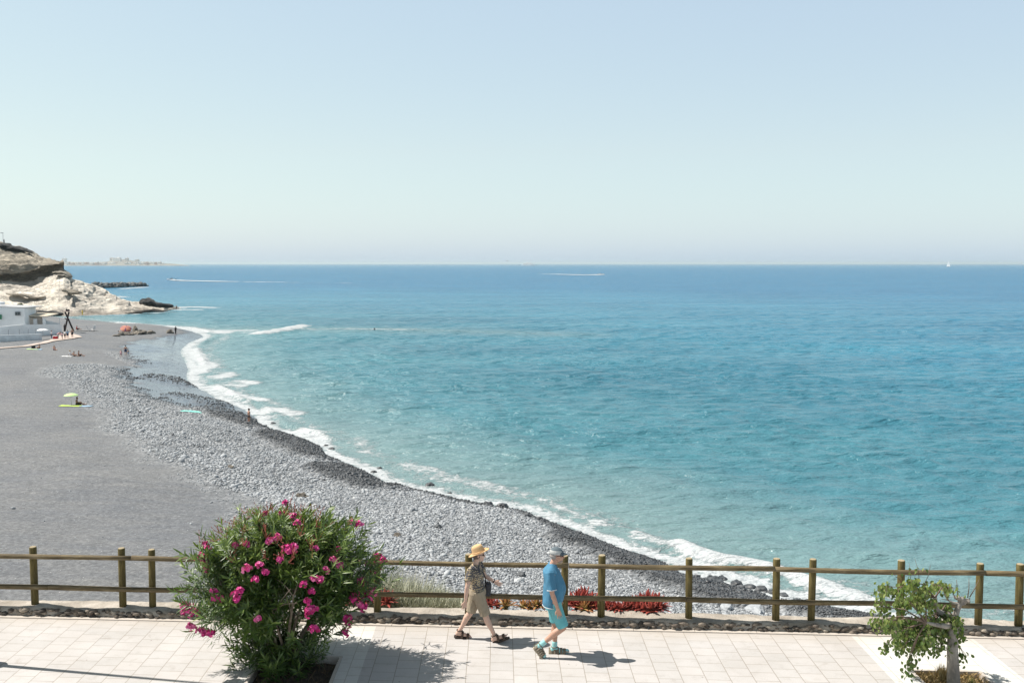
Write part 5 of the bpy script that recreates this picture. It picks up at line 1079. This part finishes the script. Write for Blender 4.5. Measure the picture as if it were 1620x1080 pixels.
# ---------------------------------------------------------------- beach things
def parasol(px, py, hgt, rad, mat, label, tilt=(0, 0), stripes=None):
    p = ground(px, py); o = empty('beach_parasol', p); tag(o, label, 'parasol'); M_ = Matrix.Rotation(tilt[0], 3, 'X') @ Matrix.Rotation(tilt[1], 3, 'Y')
    m = MB(); m.tube([(0, 0, 0), M_ @ Vector((0, 0, hgt))], .022, 6); m.build('pole', WH, o, True)
    m = MB(); vs = []; n = 16; rings = [(1, -.42), (.86, -.25), (.6, -.1), (.3, -.02), (.02, .03)]
    for r_, z in rings:
        for k in range(n): a = k/n*6.283; rr_ = rad*r_*(1 if k % 2 else .97); vs.append(M_ @ Vector((rr_*math.cos(a), rr_*math.sin(a), hgt+z*rad*.75)))
    nv = len(vs); vs += [v-Vector((0, 0, .02)) for v in vs]
    for i in range(len(rings)-1):
        for k in range(n):
            q_ = (i*n+k, i*n+(k+1) % n, (i+1)*n+(k+1) % n, (i+1)*n+k); m.cur = 1 if stripes and k % 4 == 0 else 0; m.add([], []); m.f.append(q_); m.m.append(m.cur); m.f.append(tuple(j+nv for j in reversed(q_))); m.m.append(m.cur)
    m.v += [tuple(v) for v in vs]; m.build('canopy', [mat, stripes or mat], o, True); return o
parasol(113, 640.5, 1.2, .7, GN, 'pale lime green parasol low over the sand beside the seated sunbather')
parasol(68, 537, 2.0, 1.0, WH, 'round white parasol in front of the long white wall')
parasol(199, 526, 1.35, 1.15, OR, 'orange parasol tilted low over people among the pale rocks', (R(25), R(12)), PU)
def towel(px, py, L_, W_, rz, mat, label):
    p = ground(px, py); V = []; n1, n2 = 14, 6; c, s = math.cos(rz), math.sin(rz)
    X_, Y_ = np.meshgrid(np.linspace(-L_/2, L_/2, n1), np.linspace(-W_/2, W_/2, n2)); xx = p.x+X_*c-Y_*s; yy = p.y+X_*s+Y_*c
    zz = height(xx, yy)+.05+(fbm(xx, yy, 4, 2, 2)-.5)*.06; V = np.stack([xx-p.x, yy-p.y, zz-p.z], -1).reshape(-1, 3)
    o = link('beach_towel', mesh_np('beach_towel', V, grid_faces(n2, n1)), mat, smooth=True); o.location = p; sm_ = o.modifiers.new('s', 'SOLIDIFY'); sm_.thickness = .02; tag(o, label, 'towel')
towel(112, 642.2, 2.1, 1.1, .1, simple('yellow green towel', (.42, .55, .12), .9, .1, 9), 'yellow green towel under the left of the dark haired sunbather')
towel(136, 642.8, 1.2, .8, -.1, BL, 'pale blue towel at the feet of the dark haired sunbather')
towel(305, 651, 2.3, .9, -.12, TQ, 'turquoise towel spread alone on the cobbles')
towel(52, 552.6, 1.8, 1.2, .2, GN, 'pale green towel with a black bag on it near the path')
towel(60, 552.9, 1.3, 1., .2, BL, 'blue towel under the sunbather near the path')
towel(106, 564, 1.6, 1., .1, WH, 'white towel left of the three seated sunbathers')
towel(135, 523.6, 3.6, .8, 0, BK, 'dark mat stretched on the sand beyond the timber frame')
def blob_obj(name, px, py, dims, mat, label, cat, rz=0, z=0):
    p = ground(px, py); m = MB(); m.box((0, 0, dims[2]/2), dims); o = m.build(name, mat); b = o.modifiers.new('b', 'BEVEL'); b.width = min(dims)*.22; b.segments = 3; o.location = p+Vector((0, 0, z)); o.rotation_euler = (0, 0, rz); return tag(o, label, cat)
blob_obj('beach_bag', 53, 551.7, (.6, .35, .42), BK, 'black bag standing on the pale green towel', 'bag', .3, .08)
# red cooler box with pale lid and handle
p = ground(87.5, 537); o = empty('cooler_box', p, .1); tag(o, 'red cooler box with pale lid standing among the group on the paving', 'cooler box')
m = MB(); m.box((0, 0, .33), (.72, .5, .66)); k = m.build('box', RD, o); b = k.modifiers.new('b', 'BEVEL'); b.width = .04; b.segments = 2
m = MB(); m.box((0, 0, .7), (.78, .56, .08)); k = m.build('lid', WH, o); m = MB(); m.tube([(-.3, -.29, .5), (-.3, -.34, .62), (.3, -.34, .62), (.3, -.29, .5)], .02, 6); m.build('handle', WH, o)
# crossed timber frame
p = ground(109, 524.5); D_ = p.y; o = empty('timber_frame', p); tag(o, 'tall frame of two dark crossed timbers with a plank across the top', 'frame'); M_TIM = simple('dark tarred timber', (.05, .035, .035), .8, .3, 4, .8, .02)
fpix = lambda x, y, dd=0: Vector([float(v) for v in aty(x, y, D_+dd)])-p
for a_, b_, dd in (((102, 525), (109, 493.5), .2), ((116.5, 524), (103, 493.5), -.2)):
    m = MB(); m.tube([fpix(*a_, dd), L3(fpix(*a_, dd), fpix(*b_, dd), .5), fpix(*b_, dd)], [.2, .18, .16], 8); m.build('pole', M_TIM, o, True)
m = MB(); c = fpix(106.5, 492.3); m.box(c, (1.7, .9, .14)); m.build('plank', simple('weathered plank', (.4, .3, .27), .85, .2, 5), o)
m = MB(); m.box(fpix(107, 490.5), (.6, .5, .35)); m.tube([fpix(105, 490), fpix(106, 486.5)], .05, 6); m.build('top_fitting', M_TIM, o)
m = MB(); m.tube([fpix(102.5, 503, -.3), fpix(106, 505, -.3)], .12, 8); m.build('brace', M_TIM, o)
# folding chairs beyond the frame
def chair(px, py, label, rz, mat):
    p = ground(px, py); o = empty('beach_chair', p, rz); tag(o, label, 'chair')
    m = MB(); m.box((0, 0, .35), (.6, .55, .04)); m.build('seat', mat, o); m = MB(); m.box((-.42, 0, .72), (.05, .55, .85), Matrix.Rotation(R(-22), 3, 'Y')); m.build('backrest', mat, o)
    for s in (-1, 1): m = MB(); m.tube([(.3, .27*s, 0), (-.3, .27*s, .4)], .025, 6); m.build('leg', WH, o); m = MB(); m.tube([(-.3, .27*s, 0), (.3, .27*s, .4)], .025, 6); m.build('leg', WH, o)
chair(148, 522.8, 'pale folding beach chair nearer the orange parasol', 2.4, WH); chair(141.5, 523.2, 'low grey folding beach chair beside the pale one', .4, GR); 
# pale rocks by the orange parasol and the lagoon
MR_P = m_rock('pale beach rock', [(.2, .17, .14), (.36, .32, .27), (.48, .44, .38), (.7, .7, .7)], .8, .7)
for (px, py, s, sc, lab) in [(184, 532, .75, (1.5, 1, .6), 'low pale rock at the left end of the row by the orange parasol'), (192, 530.5, .95, (1.1, 1, .9), 'grey rounded rock in front of the orange parasol'), (201, 529.5, 1.15, (2., 1, .6), 'long flat pale rock directly below the orange parasol'), (214, 524.5, .85, (.9, 1, 1.6), 'upright pointed pale rock right of the orange parasol'), (221, 528, 1.35, (1.7, 1.1, .75), 'largest sloping pale rock of the row by the parasol'), (233, 528, .9, (1, 1, .9), 'dark sided rock between two pale ones'), (239.5, 527.5, 1.0, (1.2, 1, .85), 'pale rock at the right end of the parasol row'), (268.5, 526.5, .95, (1.2, 1, .9), 'lone pale rock by the shallow pool on the spit')]:
    boulder(px, py, s*.66, .3, lab, pos=None, sc=sc, mat=MR_P)
# dark boulders at the water's edge, seen one by one
k = 0
BLD = [(772, 799, .42), (795, 803, .5), (770, 770, .0), (833, 815, .3), (680, 769, .42), (605, 770, .32), (591, 748, .3), (600, 742, .28), (525, 711, .3), (516, 706, .28), (1122, 920, .34), (1131, 924, .42), (1142, 918, .3), (1100, 917, .3), (1112, 922, .28), (1165, 926, .3), (1173, 931, .24), (1186, 931, .28), (1205, 936, .3), (1222, 939, .26), (1240, 943, .22), (1078, 914, .26), (860, 824, .2), (646, 775, .3), (711, 781, .22), (432, 671, .35), (418, 675, .3)]
BL_ = [b for b in BLD if b[2] > 0]; sides = {t: sorted((b[0], b[1]) for b in BL_ if (b[0] < 900) == t) for t in (True, False)}
for (px, py, s) in BLD:
    if s == 0: continue
    rnd_ = random.Random(k); k += 1
    far_ = 'near the breakers' if px < 900 else 'in the heap behind the fence'
    boulder(px, py, s*(.72 if px < 900 else .95), rnd_.uniform(.05, .12), ORD[sides[px < 900].index((px, py))]+' wet black boulder from the left '+far_, grp='black boulders '+far_)
boulder(1150, 962, .3, .5, 'large pale smooth boulder among cobbles behind the fence'); boulder(1196, 967, .36, .48, 'flat grey boulder low behind the second post left of the double posts', sc=(1.5, 1, .6)); boulder(825, 910, .22, .12, 'dark boulder with a pale one among the cobbles between the walkers'); boulder(821, 920, .2, .62, 'pale stone just below the dark boulder between the walkers'); boulder(365, 740, .24, .75, 'cream coloured stone on the cobbles above the bush', mat=MR_P); boulder(478, 786, .3, .75, 'round cream boulder on the cobbles above the bush', mat=MR_P)
boulder(629, 848, .22, .75, 'small cream stone on the cobbles right of the bush', mat=MR_P); boulder(693, 834, .22, .1, 'single black boulder in the middle of the cobbles', sc=(1.3, 1, .7))

# ---- concrete path and paving to the house
tp_ = [(-60, 553.5), (0, 550.4), (40, 546.8), (62, 543), (80, 537.8), (98, 527), (112, 526.5), (129, 533.2)]; bt_ = [(-60, 555.5), (0, 552), (40, 549), (62, 545.3), (85, 540.4), (98, 538.6), (114, 536.6), (130, 534)]
A = catmull(np.array([ground(*q_)[:] for q_ in tp_]), 6); B = catmull(np.array([ground(*q_)[:] for q_ in bt_]), 6); V = []
for i in range(8): V.append(A*(1-i/7)+B*i/7)
V = np.concatenate(V); V[:, 2] = height(V[:, 0], V[:, 1])+.12
pth = link('path', mesh_np('path', V, grid_faces(8, len(A))), simple('pale pink concrete path', (.48, .4, .35), .9, .08, 1)); tag(pth, kind='structure'); 
# ---- white house, outbuilding and walls
M_WALLW = simple('whitewashed wall', (.82, .83, .83), .9, .06, .6, .3); M_WALLD = simple('stained whitewash', (.68, .71, .72), .9, .16, 1.2, .3); M_GLS = simple('dark window glass', (.06, .08, .08), .2, .1, 3)
P3 = lambda x, y, Y: Vector([float(v) for v in aty(x, y, Y)])
def slab(m, a, b, zb, th):          # upright wall between top corners a and b down to zb
    a, b = Vector(a), Vector(b); d = (b-a); d.z = 0; n = Vector((-d.y, d.x, 0)).normalized()*th; lo = lambda v: Vector((v.x, v.y, zb))
    m.add([a, b, b+n, a+n, lo(a), lo(b), lo(b)+n, lo(a)+n], [(0, 1, 2, 3), (4, 7, 6, 5), (0, 4, 5, 1), (1, 5, 6, 2), (2, 6, 7, 3), (3, 7, 4, 0)])
lwO = P3(0, 541, 174); lwO.z = 1.5
m = MB(); slab(m, P3(-70, 531.5, 172), P3(0, 530.2, 174.5), 1.2, .4); slab(m, P3(0, 530.2, 174.5), P3(66, 528, 181), 1.2, .4)
o = m.build('garden_wall', M_WALLD); tag(o, 'low stained white wall in front of the long white wall by the beach', 'wall')
m = MB(); slab(m, P3(-90, 519, 177), P3(0, 516.8, 181), 1.2, .3); slab(m, P3(0, 516.8, 181), P3(37, 513.2, 186), 1.2, .3); slab(m, P3(37, 513.2, 186), P3(97.5, 513.2, 197), 1.2, .3)
o = m.build('terrace_wall', M_WALLW); tag(o, 'long plain white wall below the house reaching to the timber frame', 'wall')
for i, px in enumerate((13.5, 31, 45, 56, 68)):
    a_ = P3(px, 530, 177.5+px*.06); a_.z = 3.2; m = MB(); m.tube([(0, 0, 0), (0, 0, 1.0)], .04, 6); o = m.build('fence_post', GR); o.location = a_; tag(o, ORD[i]+' thin grey post from the left between the two white walls', 'post', 'thin posts between the white walls')
ho = P3(0, 514, 190); ho.z = 3.4; house = empty('white_house', ho); tag(house, 'flat roofed white house with a small dark window and green shutter', 'house')
W = lambda v: v-ho
m = MB(); a, b = W(P3(-75, 483, 188)), W(P3(38.3, 487.3, 190)); slab(m, a, b, -1.5, 7); m.build('wall', M_WALLW, house)
m = MB(); e = Vector((0, 0, .16)); slab(m, a+e+Vector((-.1, -.12, 0)), b+e+Vector((.12, -.12, 0)), 0, 7.3)
mm = MB(); d = b-a; 
for v_ in range(1): mm.add([a+Vector((-.15, -.12, 0)), b+Vector((.15, -.12, 0)), b+Vector((.15, 7.2, 0)), a+Vector((-.15, 7.2, 0)), a+Vector((-.15, -.12, .14)), b+Vector((.15, -.12, .14)), b+Vector((.15, 7.2, .14)), a+Vector((-.15, 7.2, .14))], [(0, 3, 2, 1), (4, 5, 6, 7), (0, 1, 5, 4), (1, 2, 6, 5), (2, 3, 7, 6), (3, 0, 4, 7)])
mm.build('roof', simple('grey roof edge', (.4, .41, .42), .9, .1, 2), house)
wy = 189.62
c0, c1 = W(P3(24, 499, wy)), W(P3(32.4, 493, wy)); m = MB(); m.box((c0+c1)/2+Vector((0, -.02, 0)), (c1.x-c0.x, .12, c1.z-c0.z)); w_ = m.build('window', GR, house)
for t in (.27, .73): m = MB(); m.box((c0.x+(c1.x-c0.x)*t, c0.y-.09, (c0.z+c1.z)/2), ((c1.x-c0.x)*.38, .04, (c1.z-c0.z)*.76)); m.build('pane', M_GLS, w_)
c0, c1 = W(P3(-3.5, 505, 189.1)), W(P3(2.8, 497.5, 189.1)); m = MB()
m.box((c0+c1)/2+Vector((0, -.05, 0)), (c1.x-c0.x, .1, c1.z-c0.z))
for j in range(7): m.box(((c0.x+c1.x)/2, c0.y-.12, c0.z+(j+.5)*(c1.z-c0.z)/7), ((c1.x-c0.x)*.85, .05, .06))
m.build('shutter', simple('green shutter', (.05, .24, .13), .6, .1, 3), house)
p = P3(2.5, 482.8, 192); m = MB(); m.lathe([(.55, 0), (.6, .1), (.6, .42), (.5, .5), (.1, .55)], n=14); o = m.build('water_tank', WH, None, True); o.location = (p.x, p.y, house.location.z+W(P3(0, 484, 189)).z+.2); tag(o, 'white water tank on the flat roof of the white house', 'tank')
p = P3(41.3, 494, 196); o = empty('white_parasol', (p.x, p.y, 3.)); tag(o, 'white parasol peeping up behind the right corner of the white house', 'parasol'); hh = P3(41.3, 490, 196).z-3
m = MB(); m.tube([(0, 0, 0), (0, 0, hh)], .03, 6); m.build('pole', GR, o); m = MB(); m.lathe([(.78, hh-.22), (.5, hh-.05), (.1, hh+.06), (.02, hh+.08)], n=12); m.build('canopy', WH, o, True)
hu = P3(55, 514, 194); hu.z = 3.2; hut = empty('beach_hut', hu); tag(hut, 'low beige outbuilding with open dark bay and white door beside the house', 'outbuilding'); W = lambda v: v-hu
M_BEI = simple('beige render', (.52, .46, .4), .9, .08, 1)
m = MB(); slab(m, W(P3(47, 502.5, 193)), W(P3(67, 502.5, 194)), -1, 4); m.build('wall', M_BEI, hut)
m = MB(); slab(m, W(P3(39, 501.5, 196.5)), W(P3(47, 502.5, 196.5)), -1, .3); m.build('back_wall', simple('brown timber', (.2, .13, .1), .9, .3, 3), hut)
for x_ in (40, 43.5, 46): m = MB(); m.tube([W(P3(x_, 514, 192.6)), W(P3(x_, 502, 192.6))], .06, 6); m.build('post', M_BEI, hut)
m = MB(); a, b = W(P3(39, 500.6, 192.2)), W(P3(74, 501.5, 193.4)); m.add([a, b, b+Vector((0, 5, .3)), a+Vector((0, 5, .3)), a+Vector((0, 0, .2)), b+Vector((0, 0, .2)), b+Vector((0, 5, .5)), a+Vector((0, 5, .5))], [(0, 3, 2, 1), (4, 5, 6, 7), (0, 1, 5, 4), (1, 2, 6, 5), (2, 3, 7, 6), (3, 0, 4, 7)]); m.build('roof', simple('sand coloured roof', (.55, .48, .38), .9, .1, 2), hut)
c0, c1 = W(P3(53, 512.8, 193.1)), W(P3(58.8, 504, 193.1)); m = MB(); m.box((c0+c1)/2, (c1.x-c0.x, .12, c1.z-c0.z)); m.build('door', WH, hut)
m = MB(); slab(m, W(P3(67.1, 504, 192.8)), W(P3(72, 504, 193)), -1, 1.5); m.build('side_block', M_WALLD, hut)
m = MB(); slab(m, P3(72, 506.5, 196), P3(95, 511.5, 199), 1.2, .25); o = m.build('ramp_wall', M_WALLW); tag(o, 'sloping white wall right of the beige outbuilding', 'wall')
p = P3(94.4, 513, 197.5); m = MB(); m.tube([(0, 0, -.6), (0, 0, P3(94.4, 502, 197.5).z-p.z)], .06, 8); o = m.build('white_pole', WH); o.location = p; tag(o, 'slim white pole at the right end of the white wall', 'pole')
# lamp on the clifftop
p = P3(6, 386, Yr+11); o = empty('clifftop_lamp', p); tag(o, 'thin lamp post on the clifftop at the left edge', 'street lamp'); e = P3(3, 368.5, Yr+11)-p
m = MB(); m.tube([(-.2, 0, -1), (e.x+.35, 0, e.z)], .06, 6); m.build('pole', GR, o); m = MB(); m.box((e.x, 0, e.z), (1.0, .3, .18)); m.build('lamp_head', GR, o)
# shrub on the slope behind the house
p = P3(32.5, 483.5, float(atz(32, 500, 0)[1])+3); V, F = leaves(unit(700, g)*np.array([.9, .7, .8])*g.random((700, 1))**.4, unit(700, g), unit(700, g), np.full(700, .3), np.full(700, .16)); o = link('dark_shrub', mesh_np('dark_shrub', V, F, dict(tone=np.full(5600, .2))), M_OL); o.location = p; tag(o, 'round dark shrub on the pale slope behind the white house', 'shrub')

# ---------------------------------------------------------------- boats and bird
def boat(px, py, L_, label, face=-1, name='speedboat', crew=True):
    p = Vector([float(v) for v in atz(px, py, 0)]); o = empty(name, p, 0 if face > 0 else math.pi); tag(o, label, 'boat'); s = L_/7
    m = MB(); secs = [(-3.5, 1.1, .75), (-1, 1.25, .8), (1.5, 1.05, .95), (2.8, .5, 1.15), (3.5, .04, 1.3)]; vs = []
    for x, w, h in secs: vs += [(x*s, -w*s, h*s), (x*s, -w*.7*s, .1*s), (x*s, 0, -.2*s), (x*s, w*.7*s, .1*s), (x*s, w*s, h*s), (x*s, 0, (h+.05)*s)]
    fs = [(i*6+k, i*6+(k+1) % 6, (i+1)*6+(k+1) % 6, (i+1)*6+k) for i in range(4) for k in range(6)]+[(0, 1, 2, 3, 4, 5), (29, 28, 27, 26, 25, 24)]; m.add(vs, fs); m.build('hull', WH, o, False)
    m = MB(); m.add([(1.2*s, -.8*s, .95*s), (1.2*s, .8*s, .95*s), (.4*s, .7*s, 1.7*s), (.4*s, -.7*s, 1.7*s), (.3*s, -.7*s, 1.7*s), (.3*s, .7*s, 1.7*s), (1.05*s, .8*s, .9*s), (1.05*s, -.8*s, .9*s)], [(0, 1, 2, 3), (4, 5, 6, 7), (3, 2, 5, 4), (0, 7, 6, 1)]); m.build('windscreen', M_GLS, o)
    m = MB(); m.box((-.5*s, 0, 1.15*s), (1.4*s, .9*s, .7*s)); m.tube([(-.5*s, 0, 1.4*s), (-.5*s, 0, 2.1*s)], .25*s, 8); m.build('console', GR, o)
    m = MB(); m.box((-3.7*s, 0, .9*s), (.5*s, .5*s, 1.0*s)); m.build('outboard_motor', BK, o); return o
boat(271, 443.2, 8.5, 'white motorboat heading left below the far town, nearest the headland', -1)
boat(951, 434.4, 9, 'white speedboat heading right with a short wake in mid sea', 1)
boat(1487, 419.2, 22, 'tiny white boat on the horizon just left of the sailing boat', 1, 'motorboat')
M_WK = NT('wake foam'); P = M_WK.geo(); fa = M_WK.attr('dens'); nz = M_WK.noise(M_WK.scale(P, (.08, .14, 1)), 1, 5, .7); tr_ = M_WK.n('BsdfTransparent'); mx = M_WK.n('MixShader'); M_WK.put(mx, 0, M_WK.math('MULTIPLY', M_WK.math('SUBTRACT', M_WK.math('ADD', fa, nz), .75), 3, clamp=True)); M_WK.l(tr_, 0, mx, 1); M_WK.l(M_WK.b, 0, mx, 2); M_WK.l(mx, 0, M_WK.out, 'Surface'); M_WK.fin((.6, .62, .63), .8)
def wake(pts, w0, w1, name='boat_wake'):
    C_ = catmull(np.array([atz(a, b, 0)[:2] for a, b, _ in pts]), 10); d = np.interp(np.linspace(0, 1, len(C_)), np.linspace(0, 1, len(pts)), [q_[2] for q_ in pts]); T = np.gradient(C_, axis=0); T /= np.linalg.norm(T, axis=1, keepdims=True); Nn_ = np.stack([-T[:, 1], T[:, 0]], 1); w = np.linspace(w0, w1, len(C_))[:, None]; V = []; D_ = []
    for k in (-1, -.5, 0, .5, 1): V.append(np.c_[C_+Nn_*w*k, np.full(len(C_), .35+.3*(1-k*k))]); D_.append(d*(1-.6*k*k))
    tag(link(name, mesh_np(name, np.concatenate(V), grid_faces(5, len(C_)), dict(dens=np.concatenate(D_))), M_WK.mat), kind='stuff')
wake([(273, 443.6, 1.2), (300, 444.6, .9), (340, 445.6, .8), (376, 446.3, .6), (384, 446.5, .25), (400, 446.8, .48), (450, 447.4, .46), (510, 448, .36), (560, 448.8, .28)], 4, 7)
wake([(950, 434.6, 1.4), (930, 435.2, 1.15), (905, 434.8, .7), (880, 434.2, .5), (855, 433.6, .35)], 8, 13)
# ferry
p = Vector([float(v) for v in atz(836, 420.4, 0)]); o = empty('ferry', p, -.7); tag(o, 'pale cruise ship nearly lost in the haze on the horizon', 'ship'); k = 1.0
m = MB(); vs = []
for x, w, h, zb in ((-62, 9, 9, 0), (-30, 10, 9, 0), (30, 10, 9.5, 0), (52, 6, 11, 0), (66, .5, 12.5, 0)): vs += [(x, -w, h), (x-2, -w*.8, zb), (x-2, w*.8, zb), (x, w, h)]
m.add(vs, [(i*4+j, i*4+(j+1) % 4, i*4+4+(j+1) % 4, i*4+4+j) for i in range(4) for j in range(4)]+[(0, 3, 2, 1), (16, 17, 18, 19)]); m.build('hull', WH, o)
for i, (x0, x1) in enumerate(((-50, 46), (-46, 38), (-38, 30), (-20, 22))): m = MB(); m.box(((x0+x1)/2, 0, 11.2+3.2*i), (x1-x0, 17-2*i, 3.1)); m.build('deck', WH, o); m = MB(); m.box(((x0+x1)/2, 0, 11.3+3.2*i), ((x1-x0)*.94, 17.3-2*i, .9)); m.build('window_row', M_GLS, o)
m = MB(); m.box((-12, 0, 26), (9, 6, 6), Matrix.Rotation(.15, 3, 'Y')); m.build('funnel', WH, o)
# sailing boat
p = Vector([float(v) for v in atz(1500, 422.4, 0)]); o = empty('sailing_boat', p, -.75); tag(o, 'small white sailing boat under sail near the right of the horizon', 'boat')
m = MB(); m.add([(-8, 0, 0), (-9, -2, 1.8), (-9, 2, 1.8), (4, -2, 1.9), (4, 2, 1.9), (11, 0, 2.2), (8, 0, 0)], [(0, 2, 1), (0, 1, 3, 6), (0, 6, 4, 2), (1, 2, 4, 3), (3, 4, 5), (3, 5, 6), (4, 6, 5)]); m.build('hull', WH, o)
m = MB(); m.tube([(1, 0, 1.8), (1, 0, 32)], .2, 8); m.build('mast', WH, o)
m = MB(); m.add([(1, .1, 3), (-8, .8, 3.2), (1, .1, 31), (-3, .9, 14), (1, -.1, 3), (-8, .6, 3.2), (1, -.1, 31), (-3, .7, 14)], [(0, 1, 3), (0, 3, 2), (4, 7, 5), (4, 6, 7)]); m.build('mainsail', WH, o); m = MB(); m.add([(10, 0, 2.4), (1.4, .9, 3), (1.2, 0, 26), (10, -.1, 2.4), (1.4, .7, 3), (1.2, -.1, 26)], [(0, 1, 2), (3, 5, 4)]); m.build('foresail', WH, o)
# gull
p = Vector([float(v) for v in aty(802.5, 412.8, 420)]); m = MB(); m.ball((0, 0, 0), (.22, .07, .07), 10, 6); m.ball((.24, 0, .03), (.07, .05, .05), 8, 6); m.cap((.28, 0, .02), (.35, 0, .01), .015, .006, 6); m.tube([(-.2, 0, 0), (-.36, 0, 0)], [.05, .09], 6)
for s in (-1, 1):
    V_ = [(.1, .04*s, .04), (.14, .32*s, .24), (.02, .68*s, .16), (-.06, .34*s, .22), (-.1, .04*s, .03)]; lo = [(x, y, z-.015) for x, y, z in V_]; m.add(V_+lo, [(0, 1, 3, 4), (1, 2, 3), (9, 8, 6, 5), (8, 7, 6), (0, 5, 6, 1), (1, 6, 7, 2), (2, 7, 8, 3), (3, 8, 9, 4)])
o = m.build('gull', simple('grey gull feathers', (.2, .19, .18), .8, .2, 5), None, True); o.location = p; o.rotation_euler = (.3, 0, 2.4); o.scale = (1, 1, 1); tag(o, 'dark gull gliding in the sky just above the ship', 'bird')
